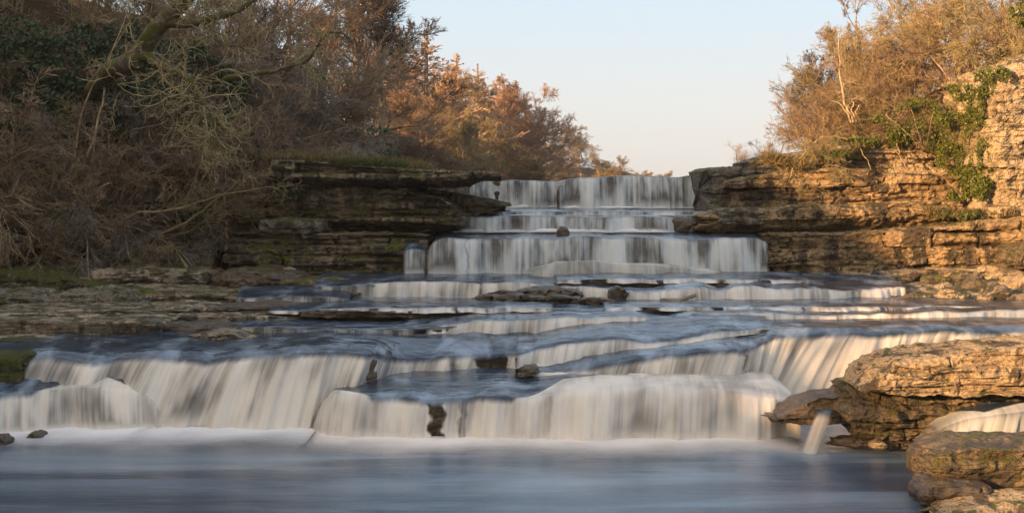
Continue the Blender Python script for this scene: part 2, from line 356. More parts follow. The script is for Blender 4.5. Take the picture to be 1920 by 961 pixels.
tier('broad pink-lit fall pouring off the low centre shelf into the pool', [(588,795,806,0,30.2,.5),(600,768,812,0,30.2,.7),(625,748,818,0,30.4,.78),(680,742,822,0,30.4,.8),(760,742,823,0,30.4,.82),(830,744,823,0,30.4,.82),(900,741,823,0,30.4,.84),(960,743,824,0,30.4,.84),(1000,750,825,0,30.4,.84),(1050,738,826,0,30.4,.84),(1120,732,827,0,30.4,.86),(1200,730,827,0,30.4,.86),(1300,730,826,0,30.4,.86),(1400,735,825,0,30,.84),(1460,742,824,0,30,.8),(1500,770,822,0,29,.5)],
     'water_thick', throw=0.45, shear=-0.10, foam=(4.2, 0.035, 'foam_warm'), plan=.15, jitter=.05, seed=5, folds=.05, gaps=[(806,836,.9),(858,880,.6),(1030,1040,.5)], froth=[(588,1),(640,.45),(700,0),(960,0),(1010,.4),(1060,1.3),(1200,2.2),(1500,2.8)])
tier('diagonal curtain fanning from the centre to the right foreground rock', [(978,693,706,.81,30.6,1.08),(1020,692,708,.81,30.6,1.1),(1080,687,710,.81,30.6,1.15),(1140,678,712,.81,30.6,1.2),(1200,672,712,.81,30.6,1.25),(1260,664,712,.81,30.8,1.3),(1300,656,712,.81,31,1.35),(1350,652,712,.81,32,1.5),(1396,655,712,.78,32.6,1.60),(1425,642,730,.5,32.6,1.62),(1460,630,765,.1,32.6,1.64),(1520,624,772,0,32.6,1.65),(1580,623,772,0,32.6,1.65),(1660,623,772,0,32.6,1.66),(1740,620,772,0,32.6,1.67),(1820,618,772,0,32.6,1.68),(1990,614,772,0,32.6,1.68)],
     'water', throw=0.45, shear=-0.45, foam=(1.6, 0.16, 'foam_warm'), plan=.12, jitter=.05, seed=7, folds=.05, lipdrop=.1, gaps=[(1397,1405,.8),(1120,1126,.6)])
tier('short curtain under the humped glassy lip at centre right', [(966,666,692,1.0,31.6,1.36),(984,662,690,1.02,32,1.38),(1010,656,686,1.02,32.6,1.40),(1060,648,684,1.03,33.2,1.5),(1110,643,682,1.04,33.4,1.6),(1160,640,680,1.06,33.4,1.64),(1200,643,676,1.1,33.2,1.65),(1260,642,664,1.24,33.0,1.66),(1310,633,650,1.36,33.0,1.67),(1345,624,636,1.5,33.0,1.68),(1390,620,628,1.56,33.0,1.68),(1450,617,623,1.6,33.0,1.68)],
     'water_low', throw=0.3, shear=-0.2, foam=None, plan=.15, jitter=.05, seed=9, lipdrop=.12)
tier('long low fall spanning from the centre to the right edge', [(798,614,633,1.4,38.5,1.85),(850,607,633,1.4,38.5,1.85),(900,602,632,1.41,38.5,1.85),(1000,599,631,1.42,38.5,1.85),(1100,595,622,1.5,38.5,1.86),(1180,592,614,1.58,38.5,1.86),(1245,596,608,1.6,38.5,1.86),(1300,588,605,1.62,38.5,1.86),(1400,588,606,1.62,38.5,1.86),(1500,590,606,1.64,38.5,1.86),(1600,589,605,1.64,38.5,1.87),(1750,584,604,1.65,38.5,1.88),(1990,578,602,1.66,38.5,1.9)],
     'water_low', throw=0.2, shear=-0.15, foam=(1.1, 0.05, 'foam'), plan=.15, jitter=.05, seed=13, lipdrop=.05, gaps=[(846,852,.7),(1236,1244,.8),(1560,1590,.5)])
tier('dripping wet step with a blue film of water left of the long low fall', [(430,613,634,1.4,37.5,1.72),(520,614,634,1.4,38.5,1.78),(640,617,634,1.4,38.5,1.84),(740,618,634,1.4,38.5,1.85),(860,611,633,1.4,38.5,1.85)],
     'water_thin', throw=0.08, riser='wet', seed=14, lipdrop=.05, wave=.03)
tier('thin blue wet slope left of the low grey fall', [(585,536,560,1.9,42,2.27),(640,535,562,1.88,42,2.28),(705,533,563,1.86,42,2.3)],
     'water_thin', throw=0.08, riser='wet', seed=16, lipdrop=.05, wave=.03)
tier('low grey fall left of the two flat brown slabs', [(694,533,563,1.86,42,2.3),(740,529,563,1.86,42,2.3),(800,528,563,1.86,42,2.3),(860,528,563,1.86,42,2.3),(905,532,564,1.86,42,2.3)],
     'water_low', throw=0.18, seed=15, foam=(0.6, 0.04, 'foam'), shear=-.1)
tier('faint white step across the film of water left of centre', [(500,582,588,1.80,38,1.88),(600,580,587,1.82,38,1.88),(700,578,586,1.84,38,1.88),(820,577,586,1.84,38,1.89),(940,576,585,1.84,38,1.89),(1040,577,583,1.85,38,1.88)],
     'water_low', throw=0.12, riser='wet', seed=151, plan=.35, jitter=.02, wave=.03, gaps=[(560,600,.8),(690,712,.9),(850,862,.8),(905,915,.6)])
tier('faint white step across the wide water right of centre', [(1130,577,583,1.85,38,1.88),(1250,575,582,1.85,38,1.9),(1400,576,583,1.85,38,1.9),(1560,575,583,1.85,38,1.9),(1700,575,582,1.85,38,1.9),(1850,574,580,1.87,38,1.9)],
     'water_low', throw=0.12, riser='wet', seed=152, plan=.35, jitter=.02, wave=.03, gaps=[(1200,1216,.8),(1330,1352,.9),(1500,1512,.8),(1640,1700,.7)])
tier('broken little step just above the sunlit golden fall', [(1040,525,531,2.29,42,2.33),(1150,524,531,2.29,42,2.34),(1280,523,531,2.29,42,2.34),(1400,524,531,2.29,42,2.34),(1520,525,530,2.29,42,2.33)],
     'water_low', throw=0.12, riser='wet', seed=153, plan=.35, jitter=.03, wave=.04, gaps=[(1090,1110,.9),(1230,1246,.9),(1420,1450,.8)])
tier('thin fall running behind the flat brown slabs', [(898,533,564,1.86,42,2.3),(950,532,564,1.86,42,2.3),(1020,532,564,1.86,42,2.3),(1090,536,564,1.86,42,2.3),(1150,542,565,1.86,42,2.3)],
     'water_low', throw=0.18, seed=37, wave=.05, jitter=.05)
tier('sunlit golden low fall between the flat slabs and the right bank rubble', [(1142,546,568,1.86,42,2.29),(1165,545,569,1.86,42,2.29),(1200,546,569,1.86,42,2.29),(1260,543,569,1.86,42,2.29),(1320,538,569,1.86,42,2.29),(1350,544,569,1.86,42,2.29),(1400,538,569,1.86,42,2.29),(1470,540,569,1.86,42,2.29),(1530,538,568,1.86,42,2.29),(1580,545,567,1.86,42,2.29),(1640,541,560,1.92,42,2.29),(1700,538,554,1.98,42.5,2.29)],
     'water_low', throw=0.22, seed=17, foam=(0.5, 0.04, 'foam_warm'), wave=.08, jitter=.07)
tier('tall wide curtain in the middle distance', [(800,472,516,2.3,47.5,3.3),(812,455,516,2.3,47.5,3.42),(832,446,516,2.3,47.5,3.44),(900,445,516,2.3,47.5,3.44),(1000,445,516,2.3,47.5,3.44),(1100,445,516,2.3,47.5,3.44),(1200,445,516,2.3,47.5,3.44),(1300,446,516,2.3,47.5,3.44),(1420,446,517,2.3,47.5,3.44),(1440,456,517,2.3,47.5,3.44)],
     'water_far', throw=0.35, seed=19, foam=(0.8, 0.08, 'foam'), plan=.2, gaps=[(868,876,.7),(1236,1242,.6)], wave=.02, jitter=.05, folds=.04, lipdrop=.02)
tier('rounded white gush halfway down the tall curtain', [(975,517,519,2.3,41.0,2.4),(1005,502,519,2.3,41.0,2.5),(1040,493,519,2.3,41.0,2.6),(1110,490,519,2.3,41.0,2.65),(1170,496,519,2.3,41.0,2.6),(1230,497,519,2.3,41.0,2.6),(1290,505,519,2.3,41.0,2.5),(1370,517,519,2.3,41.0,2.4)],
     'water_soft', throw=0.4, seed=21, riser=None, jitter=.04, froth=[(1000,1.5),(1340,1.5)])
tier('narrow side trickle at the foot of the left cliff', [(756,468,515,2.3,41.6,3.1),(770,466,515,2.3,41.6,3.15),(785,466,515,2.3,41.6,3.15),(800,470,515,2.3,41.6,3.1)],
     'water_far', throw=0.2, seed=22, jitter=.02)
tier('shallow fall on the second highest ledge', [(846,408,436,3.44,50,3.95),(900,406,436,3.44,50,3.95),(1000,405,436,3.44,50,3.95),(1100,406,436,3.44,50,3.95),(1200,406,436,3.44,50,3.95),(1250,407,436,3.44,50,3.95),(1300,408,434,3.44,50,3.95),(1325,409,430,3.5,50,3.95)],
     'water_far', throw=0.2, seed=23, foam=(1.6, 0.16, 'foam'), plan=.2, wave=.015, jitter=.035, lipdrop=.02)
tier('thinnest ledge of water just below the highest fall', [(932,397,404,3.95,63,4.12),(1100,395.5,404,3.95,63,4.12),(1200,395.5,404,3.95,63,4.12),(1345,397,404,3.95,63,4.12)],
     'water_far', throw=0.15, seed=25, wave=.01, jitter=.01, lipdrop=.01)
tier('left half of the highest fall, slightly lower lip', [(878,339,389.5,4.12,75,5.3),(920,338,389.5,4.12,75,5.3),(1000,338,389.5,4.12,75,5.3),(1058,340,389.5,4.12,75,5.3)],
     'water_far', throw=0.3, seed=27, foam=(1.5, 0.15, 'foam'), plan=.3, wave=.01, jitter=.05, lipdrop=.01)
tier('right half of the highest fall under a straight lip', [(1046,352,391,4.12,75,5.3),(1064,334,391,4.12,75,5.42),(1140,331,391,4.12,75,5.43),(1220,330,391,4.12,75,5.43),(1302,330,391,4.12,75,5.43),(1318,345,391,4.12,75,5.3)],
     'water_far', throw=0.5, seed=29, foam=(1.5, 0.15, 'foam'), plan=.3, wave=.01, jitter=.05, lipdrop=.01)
tier('thin spout dropping from under the dark slab at right', [(1530,770,848,0,25.8,.62),(1548,764,848,0,25.8,.66),(1566,768,848,0,25.8,.64)],
     'spout', throw=0.5, shear=-0.6, folds=.02, riser=None, seed=31, jitter=.0, foam=None)
tier('white chute between the two right foreground rocks', [(1728,832,880,0,24.9,.3),(1745,818,882,0,25.0,.45),(1775,800,884,0,25.1,.6),(1815,784,884,0,25.2,.75),(1870,777,885,0,25.3,.85),(1990,768,886,0,25.3,.95)],
     'water_soft', throw=0.7, shear=-0.6, riser=None, seed=33, foam=(1.6, .08, 'foam'), wave=.05, folds=.07, froth=[(1728,1.5),(1800,.8),(1850,.3),(1990,.9)])
tier('few threads spilling over the mossy sill on the left shelf', [(440,559,571,1.84,37.6,2.12),(520,557,571,1.84,37.8,2.15),(600,556,571,1.84,37.8,2.15),(640,559,571,1.84,37.6,2.12),(658,566,572,1.84,36.5,1.95)],
     'water_thin', throw=0.1, seed=35, wave=.01, riser='wet')

# ------------------------------------------------------------------ rocks
def rock(label, pts, Y, depth, mat, th=0.25, a=0.10, groove=0.10, joints=0.06, n1=0.06, n2=0.03, r=0.12, p=7, prof=None, sil=False, tilt=0.0, seed=1, res=0.045, name='rock_ledge', cat='rock', topslope=0.0, bw=1.2, group=None, warp=0.05, gw=0.05):
    """pts rows: px, top_py, bottom_py[, front Y]. A closed, layered rock body."""
    A = np.array([list(q)+[Y] if len(q) == 3 else list(q) for q in pts], float)
    W = (A[-1, 0]-A[0, 0])/F*A[:, 3].mean()
    n = max(14, int(W/res))
    cc = 0.5-0.5*np.cos(np.linspace(0, np.pi, n)); s01 = 0.55*np.linspace(0, 1, n)+0.45*cc
    s = A[0, 0]+(A[-1, 0]-A[0, 0])*s01
    top, bot, Yf = [np.interp(s, A[:, 0], A[:, k]) for k in (1, 2, 3)]
    e = np.clip(1-np.abs(2*s01-1)**p, 0, 1)**(1.0/p)
    zt = H-(top-HY)/F*Yf; zb = H-(bot-HY)/F*Yf
    if sil: zt = np.maximum(H-(top-HY)/F*(Yf+depth*0.8*np.maximum(e, .03)), zb+0.05)
    zm = zb+(zt-zb)*0.5; eh = np.maximum(e, 0.02)**0.5
    zt = zm+(zt-zm)*eh; zb = zm+(zb-zm)*eh
    x0 = (s-960)/F*Yf
    hgt = np.maximum(zt-zb, 0.02)
    nf = int(np.clip(hgt.max()/res, 8, 90)); nt = int(np.clip(depth/(res*1.6), 8, 40))
    t = np.linspace(0, 1, nf)
    rr = np.minimum(r, 0.45*hgt)[:, None]
    T = t[None, :]; Z = zb[:, None]+hgt[:, None]*T
    k = np.clip((Z-(zt[:, None]-rr))/rr, 0, 1)
    ins = rr*(1-np.sqrt(np.maximum(0, 1-k*k)))
    ins = ins+rr*0.5*np.clip(1-(Z-zb[:, None])/rr, 0, 1)**2
    if prof is not None:
        ins = ins-np.interp(t, [q[0] for q in prof], [q[1] for q in prof])[None, :]
    dep = depth*np.maximum(e, 0.03)[:, None]; yc = (Yf+depth*0.5)[:, None]
    Yfront = yc-dep*0.5+ins
    q = np.linspace(0, 1, nt)[1:]
    Yt = Yfront[:, -1:]+(yc+dep*0.5-Yfront[:, -1:])*q[None, :]
    Zt = zt[:, None]+topslope*(Yt-Yfront[:, -1:])
    qb = np.array([0.33, 0.66, 1.0])
    Yb_ = (yc+dep*0.5)+0*qb[None, :]; Zb_ = Zt[:, -1:]+(zb[:, None]-Zt[:, -1:])*qb[None, :]
    Yc_ = (yc+dep*0.5)+(Yfront[:, :1]-(yc+dep*0.5))*np.array([0.5, 0.85])[None, :]; Zc_ = zb[:, None]+0*Yc_
    YY = np.concatenate([Yfront, Yt, Yb_, Yc_], 1); ZZ = np.concatenate([Z, Zt, Zb_, Zc_], 1)
    XX = np.repeat(x0[:, None], YY.shape[1], 1)
    V = np.stack([XX, YY, ZZ], -1)
    du = np.gradient(V, axis=0); dv = np.roll(V, -1, 1)-np.roll(V, 1, 1)
    N = np.cross(du, dv); ln = np.linalg.norm(N, axis=-1, keepdims=True); N = N/np.maximum(ln, 1e-9)
    cen = V.mean(1, keepdims=True)
    sgn = np.sign(((V-cen)*N).sum(-1).mean()) or 1.0
    N = N*sgn
    # bedding layers
    g = np.random.default_rng(seed)
    lo, hi = ZZ.min()-1, ZZ.max()+1
    b = [lo]
    while b[-1] < hi: b.append(b[-1]+th*g.uniform(0.45, 1.6))
    b = np.array(b)
    zz = ZZ+tilt*XX+warp*fbm(XX*0.35, YY*0.35, seed*1.7, 3)+0.015*fbm(XX*3, YY*3, seed*2.7, 2)
    idx = np.clip(np.searchsorted(b, zz)-1, 0, len(b)-2)
    dn = np.minimum(zz-b[idx], b[idx+1]-zz)
    pr = g.uniform(-1, 1, len(b))[idx]
    gd = g.uniform(0.2, 1.3, len(b))[idx]
    D = a*pr*(0.6+0.6*fbm(XX*0.5, idx*3.3, seed, 2))
    gv = np.clip(0.35+1.3*fbm(XX*0.6, idx*5.1+3, seed+4, 3), 0, 1.5)
    D = D-groove*gd*gv*np.exp(-(dn/(gw*(0.5+gd)))**2)
    w = (g.uniform(0.5, 1.7, len(b))*bw)[idx]; of = g.uniform(0, 50, len(b))[idx]
    c = (XX+of+0.12*fbm(ZZ*3, XX*1.5, seed+1, 2))/w; ci = np.floor(c); cf = (c-ci); dj = np.minimum(cf, 1-cf)*w
    bo = hsh(ci, idx, seed)
    D = D+joints*(bo-0.5)*1.6-joints*1.1*np.exp(-(dj/0.03)**2)*(hsh(ci, idx, seed+9) > 0.35)
    hz = np.sqrt(N[..., 0]**2+N[..., 1]**2)
    V = V+N*(D*hz)[..., None]*np.array([1, 1, 0.0])
    nz_ = n1*fbm(XX*1.3, YY*1.3, ZZ*2.2+seed, 4)+n2*fbm(XX*5, YY*5, ZZ*7+seed, 3)
    V = V+N*(nz_*np.where(hz > 0.5, 1.0, 0.75))[..., None]
    rd = 1-2.2*np.abs(perlin(XX*1.6+seed, YY*1.6, ZZ*3.4)); rd2 = 1-2.2*np.abs(perlin(XX*4.1+seed, YY*4.1, ZZ*8.0))
    V = V+N*((0.55*n1*rd+0.8*n2*rd2-0.4*n1)*np.where(hz > 0.5, 1.0, 0.6))[..., None]
    tone = np.clip(0.25+0.5*bo+0.3*hsh(idx, seed, 2), 0, 1)
    nv = V.shape[1]
    V = V.reshape(-1, 3); faces = grid_faces(n, nv, True)
    if sgn > 0: pass
    # end caps
    c0 = V[:nv].mean(0); c1 = V[-nv:].mean(0)
    base = len(V); V = np.concatenate([V, [c0, c1]])
    j = np.arange(nv); j2 = (j+1) % nv
    t0 = np.stack([j2, j, np.full(nv, base)], -1); t1 = np.stack([(n-1)*nv+j, (n-1)*nv+j2, np.full(nv, base+1)], -1)
    tone = np.concatenate([tone.ravel(), [0.5, 0.5]])
    org = np.array([c0[0]*0.5+c1[0]*0.5, Yf.mean(), zb.min()])
    me = make_mesh(name, V-org, [faces, t0, t1], M[mat], None, {'tone': tone}, smooth=False)
    o = link(name, me); o.location = org
    tag(o, label, cat, group)
    return o

# --- left cliff beside the falls
rock('pale patch of bare rock showing at the left edge between the shrubs', [(-60,190,262),(0,194,262),(22,200,258),(30,215,250)], 43.5, 2, 'greyrock', th=.4, a=.1, r=.2, p=8, seed=2)
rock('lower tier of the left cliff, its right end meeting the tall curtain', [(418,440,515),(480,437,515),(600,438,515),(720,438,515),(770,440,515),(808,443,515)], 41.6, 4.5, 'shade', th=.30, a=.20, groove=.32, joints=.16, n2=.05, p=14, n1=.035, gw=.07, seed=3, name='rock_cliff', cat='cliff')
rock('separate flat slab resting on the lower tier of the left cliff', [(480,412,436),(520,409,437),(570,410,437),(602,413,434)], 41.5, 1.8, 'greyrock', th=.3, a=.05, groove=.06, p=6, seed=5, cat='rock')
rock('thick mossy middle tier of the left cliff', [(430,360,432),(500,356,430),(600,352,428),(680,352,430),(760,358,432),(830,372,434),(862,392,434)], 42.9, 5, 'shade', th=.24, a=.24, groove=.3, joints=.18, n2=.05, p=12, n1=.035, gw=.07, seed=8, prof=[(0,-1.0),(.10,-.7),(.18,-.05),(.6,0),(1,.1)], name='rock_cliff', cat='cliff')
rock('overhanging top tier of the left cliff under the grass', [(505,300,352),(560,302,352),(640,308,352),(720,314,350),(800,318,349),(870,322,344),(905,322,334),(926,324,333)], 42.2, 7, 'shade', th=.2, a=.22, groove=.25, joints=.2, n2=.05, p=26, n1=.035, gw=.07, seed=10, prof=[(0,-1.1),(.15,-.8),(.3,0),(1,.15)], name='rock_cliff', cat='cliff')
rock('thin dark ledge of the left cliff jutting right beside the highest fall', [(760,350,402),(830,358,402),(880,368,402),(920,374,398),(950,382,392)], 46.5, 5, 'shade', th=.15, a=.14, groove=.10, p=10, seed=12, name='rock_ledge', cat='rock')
rock('small dark step between the left cliff and the second highest ledge', [(800,400,438),(850,403,438),(868,410,437)], 45.5, 3, 'wet', th=.2, seed=13, p=8)
rock('dark square rock splitting the shallow fall at its right end', [(1246,407,437),(1270,406,437),(1296,408,436)], 44.5, 1.5, 'wet', th=.3, seed=14, p=8)
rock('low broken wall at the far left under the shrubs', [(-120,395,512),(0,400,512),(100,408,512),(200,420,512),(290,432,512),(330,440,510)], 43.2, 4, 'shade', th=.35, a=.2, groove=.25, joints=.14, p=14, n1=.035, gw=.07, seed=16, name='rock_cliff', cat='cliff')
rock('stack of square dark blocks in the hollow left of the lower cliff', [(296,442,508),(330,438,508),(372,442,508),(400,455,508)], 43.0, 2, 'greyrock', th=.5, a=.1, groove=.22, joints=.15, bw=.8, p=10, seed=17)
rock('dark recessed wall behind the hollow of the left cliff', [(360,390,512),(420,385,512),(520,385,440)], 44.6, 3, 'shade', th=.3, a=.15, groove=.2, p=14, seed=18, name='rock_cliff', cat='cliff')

# --- right cliff
rock('long sunlit lower wall of the right bank with a dark wet patch', [(1437,440,520,41.6),(1500,439,520,41.6),(1600,438,520,41.5),(1700,432,518,41.4),(1800,421,514,41.3),(1880,410,508,41),(1990,400,504,40.6)], 41.5, 5, 'tan', th=.3, a=.13, groove=.30, joints=.15, n2=.05, p=16, n1=.035, gw=.07, seed=21, name='rock_cliff', cat='cliff', bw=1.0, tilt=-.02)
rock('sunlit ledge overhanging the lower wall of the right bank', [(1322,404,434),(1350,398,437),(1420,390,437),(1520,388,436),(1620,384,434),(1720,380,432),(1810,378,424),(1850,384,418)], 43.2, 4, 'tan', th=.2, a=.2, groove=.25, joints=.14, n2=.05, p=9, seed=23, name='rock_ledge', cat='rock', bw=.9, prof=[(0,-.55),(.3,-.1),(.5,.1),(1,0)])
rock('pale stubby end of the sunlit ledge beside the thin water step', [(1344,392,416),(1365,390,420),(1400,392,420),(1440,396,418)], 42.9, 1.5, 'greyrock', th=.2, seed=24, p=5, a=.05)
rock('banded middle face of the right cliff in warm sun', [(1395,362,396),(1430,352,398),(1500,342,398),(1600,334,396),(1700,325,394),(1790,330,392),(1850,345,394)], 44.2, 4, 'tan', th=.2, a=.2, groove=.26, joints=.14, n2=.05, p=10, n1=.035, gw=.07, seed=25, name='rock_cliff', cat='cliff', bw=1.1)
rock('grey shaded layered block right of the highest fall', [(1330,316,400),(1352,312,400),(1400,313,400),(1460,312,400),(1530,312,400)], 48.5, 6, 'greyrock', th=.13, a=.16, groove=.12, joints=.05, p=12, seed=27, name='rock_cliff', cat='cliff')
rock('thin upper shelf jutting left over the banded face', [(1388,338,352),(1430,328,352),(1500,318,352),(1580,314,350),(1660,318,350)], 44.0, 5, 'tan', th=.16, a=.10, groove=.10, p=7, seed=28, name='rock_ledge', cat='rock')
rock('grey hump of rock on the shelf above the shaded block', [(1400,304,330),(1440,292,330),(1480,286,330),(1530,284,330),(1580,290,330)], 47, 4, 'greyrock', th=.3, r=.12, p=9, seed=29, a=.14, groove=.12, n1=.06)
rock('rounded grey crag below the shrubs of the right bank', [(1530,300,345),(1580,276,345),(1640,268,345),(1700,272,345),(1760,290,345),(1820,300,345),(1870,310,345)], 45.2, 4, 'buttress', th=.28, a=.16, groove=.16, joints=.14, gw=.06, r=.15, p=6, n1=.08, seed=31, name='rock_cliff', cat='cliff')
rock('small sunlit crag among the trees of the right bank', [(1590,232,285),(1625,218,285),(1655,222,285),(1680,240,285)], 47.5, 3, 'tan', th=.35, r=.3, p=4, n1=.14, seed=33)
rock('tall pale buttress at the right edge of the frame', [(1858,190,412),(1872,135,412),(1900,118,412),(1960,95,412),(2080,80,412)], 41.4, 6, 'buttress', th=.75, a=.16, groove=.10, joints=.12, r=.5, p=9, n1=.15, n2=.05, seed=35, name='rock_buttress', cat='cliff', bw=1.8)
rock('dark boulder on the ledge at the right edge below the buttress', [(1876,485,506),(1895,462,507),(1925,455,508),(1960,470,508)], 40.2, 1.2, 'fdark', th=.4, r=.3, p=3, n1=.1, seed=36, name='boulder')

# --- left shelves, front to back
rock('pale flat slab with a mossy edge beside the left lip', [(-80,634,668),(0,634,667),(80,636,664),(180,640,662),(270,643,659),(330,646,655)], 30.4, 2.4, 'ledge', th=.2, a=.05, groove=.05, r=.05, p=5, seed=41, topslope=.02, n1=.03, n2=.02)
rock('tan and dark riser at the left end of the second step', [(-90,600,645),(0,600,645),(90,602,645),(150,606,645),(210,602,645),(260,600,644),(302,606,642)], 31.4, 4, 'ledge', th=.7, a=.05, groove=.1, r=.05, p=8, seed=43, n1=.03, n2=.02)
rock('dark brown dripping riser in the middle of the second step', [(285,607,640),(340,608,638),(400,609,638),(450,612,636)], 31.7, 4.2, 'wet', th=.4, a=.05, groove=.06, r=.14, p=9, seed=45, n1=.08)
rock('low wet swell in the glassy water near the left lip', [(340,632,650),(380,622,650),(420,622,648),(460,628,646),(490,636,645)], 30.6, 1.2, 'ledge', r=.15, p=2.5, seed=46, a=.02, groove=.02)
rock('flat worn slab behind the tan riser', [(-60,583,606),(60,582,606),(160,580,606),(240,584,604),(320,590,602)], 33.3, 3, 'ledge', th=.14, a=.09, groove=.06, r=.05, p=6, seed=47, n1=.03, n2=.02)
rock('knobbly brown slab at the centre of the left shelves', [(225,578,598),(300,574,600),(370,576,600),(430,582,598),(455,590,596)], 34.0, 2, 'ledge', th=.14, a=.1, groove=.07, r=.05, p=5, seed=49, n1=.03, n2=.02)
rock('thin dark slab breaking the film of water left of centre', [(560,586,593),(620,583,594),(690,584,594),(760,588,593)], 33.0, .7, 'wet', th=.12, a=.04, r=.03, p=9, n1=.03, seed=155)
rock('low brown wet slab right of the knobbly one', [(370,580,600),(450,576,600),(520,574,600),(565,580,598)], 33.8, 2.2, 'wet', th=.14, a=.08, r=.1, p=6, seed=50)
rock('dark wet slab with water film near the thread falls', [(480,582,592),(560,577,593),(640,578,592),(700,584,590)], 34.6, 1.5, 'wet', th=.1, a=.06, r=.08, p=5, seed=51)
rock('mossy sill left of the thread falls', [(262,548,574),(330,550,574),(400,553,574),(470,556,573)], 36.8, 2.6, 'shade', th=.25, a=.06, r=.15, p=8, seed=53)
rock('moss green mound at the left edge', [(-70,512,560),(0,508,562),(60,516,560),(120,524,558),(170,540,556),(196,550,556)], 38.0, 3.4, 'mossy', th=.16, a=.14, groove=.12, r=.3, p=4, n1=.12, n2=.05, seed=55)
rock('rough pale lichened rocks below the moss green mound', [(-70,548,580),(0,550,580),(80,554,580),(150,548,578),(210,550,576),(265,560,574)], 35.8, 2.6, 'greyrock', th=.1, a=.12, groove=.1, r=.1, p=5, n1=.1, n2=.06, seed=57)
rock('small moss capped rock in front of the green mound', [(100,520,552),(130,522,552),(165,534,552),(190,546,552)], 37.4, 1.2, 'mossy', th=.14, a=.1, r=.15, p=3, n1=.1, seed=58)
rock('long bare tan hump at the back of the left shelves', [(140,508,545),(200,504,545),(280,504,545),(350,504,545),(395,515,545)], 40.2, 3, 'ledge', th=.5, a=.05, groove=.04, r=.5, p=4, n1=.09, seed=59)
rock('dark brown hump right of the tan one', [(385,518,546),(430,506,546),(500,504,546),(560,512,546),(585,522,545)], 40.0, 3, 'wet', th=.5, a=.04, r=.4, p=4, n1=.08, seed=61)
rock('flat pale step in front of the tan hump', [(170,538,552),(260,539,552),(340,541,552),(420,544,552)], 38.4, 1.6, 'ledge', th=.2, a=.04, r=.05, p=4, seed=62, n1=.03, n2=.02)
rock('low mossy step running toward the centre falls', [(520,528,545),(580,526,546),(640,524,546),(700,526,545)], 38.6, 2.4, 'shade', th=.14, a=.05, r=.1, p=6, seed=63)
rock('dark square rock left of the low grey fall', [(652,540,566),(670,536,566),(690,532,566),(706,532,566)], 37.3, 1.3, 'wet', th=.3, r=.08, p=7, seed=64)
rock('small dark block at the end of the thread falls', [(640,549,563),(658,547,564),(678,550,564)], 36.6, .8, 'wet', th=.3, r=.06, p=5, seed=65, name='boulder')
rock('moss covered wall at the left edge beside the front curtain', [(-70,668,725),(0,668,725),(30,668,724),(42,672,720)], 28.0, 1.2, 'mossy', th=.3, p=8, seed=66)
rock('pale small stone on the ledge under the left cliff', [(530,503,511),(541,500,511),(553,504,511)], 40.9, .25, 'buttress', r=.06, p=3, seed=67, res=.015, a=.01, groove=0, joints=0, n1=.02, n2=.01, name='stone')
rock('mossy lump with pale spots at the foot of the left cliff', [(460,506,516),(485,499,516),(510,502,516),(522,510,516)], 40.6, .8, 'mossy', r=.15, p=3, seed=68, res=.03)
rock('tiny yellow mossy stone at the water edge under the left cliff', [(606,505,512),(618,504,512),(632,508,512)], 40.8, .25, 'mossy', r=.05, p=3, seed=69, res=.015, a=.01, groove=0, joints=0, n1=.02, n2=.01, name='stone')

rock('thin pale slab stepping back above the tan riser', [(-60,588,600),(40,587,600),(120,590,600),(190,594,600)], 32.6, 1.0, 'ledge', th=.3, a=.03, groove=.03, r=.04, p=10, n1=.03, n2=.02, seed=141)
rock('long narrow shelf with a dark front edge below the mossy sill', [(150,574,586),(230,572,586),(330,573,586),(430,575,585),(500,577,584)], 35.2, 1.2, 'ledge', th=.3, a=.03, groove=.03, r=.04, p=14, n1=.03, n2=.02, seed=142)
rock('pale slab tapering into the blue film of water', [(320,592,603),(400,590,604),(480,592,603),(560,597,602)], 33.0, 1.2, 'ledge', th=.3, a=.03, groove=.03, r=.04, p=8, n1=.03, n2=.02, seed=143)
rock('dark dripping sill between the pale slab and the low wet step', [(470,590,600),(540,588,600),(620,590,599),(680,593,598)], 33.8, .8, 'wet', th=.2, a=.03, r=.04, p=9, n1=.03, seed=144)
rock('small flat stone shelf left of the dark brown hump', [(300,545,556),(360,543,556),(430,545,556),(480,549,555)], 38.0, 1.4, 'ledge', th=.3, a=.03, r=.04, p=9, n1=.03, n2=.02, seed=145)
# --- rocks standing in the falls
rock('brown rounded slab the low fall slides over', [(940,550,562),(985,543,564),(1040,541,564),(1085,546,564),(1100,553,563)], 35.9, .7, 'wet', th=.12, r=.06, joints=.1, bw=.5, p=9, seed=71)
rock('long flat dark slab at the foot of the brown rounded one', [(903,557,572),(960,552,573),(1030,555,573),(1092,559,573)], 35.2, .8, 'wet', th=.1, r=.04, joints=.1, bw=.5, p=9, seed=72, a=.03)
rock('dark wedge of rock pointing left at the low grey fall', [(884,562,568),(915,550,569),(945,545,569),(970,549,568)], 35.7, .5, 'wet', th=.12, r=.05, p=9, seed=73, a=.03)
rock('small dark rock right of the long flat slab', [(1082,562,571),(1105,559,572),(1135,561,572),(1153,566,572)], 35.2, .6, 'wet', th=.12, r=.04, p=9, seed=74, a=.03)
rock('upright brown rock between two golden chutes', [(1145,547,570),(1157,538,570),(1168,540,570),(1178,550,570)], 35.7, .5, 'wet', th=.12, r=.04, p=9, seed=75, a=.02, res=.03)
rock('dark wet point at the left tip of the diagonal curtain', [(975,693,707),(985,688,707),(998,687,705),(1012,688,702)], 28.9, .5, 'wet', p=4, seed=78, res=.03, a=.03)
rock('small black rock standing in water above the tall curtain', [(1044,434,441),(1052,424,441),(1063,425,441),(1068,435,441)], 42.2, .4, 'wet', p=4, r=.06, seed=79, res=.02, a=.01, groove=0, joints=0, n1=.02, n2=.01, name='boulder')
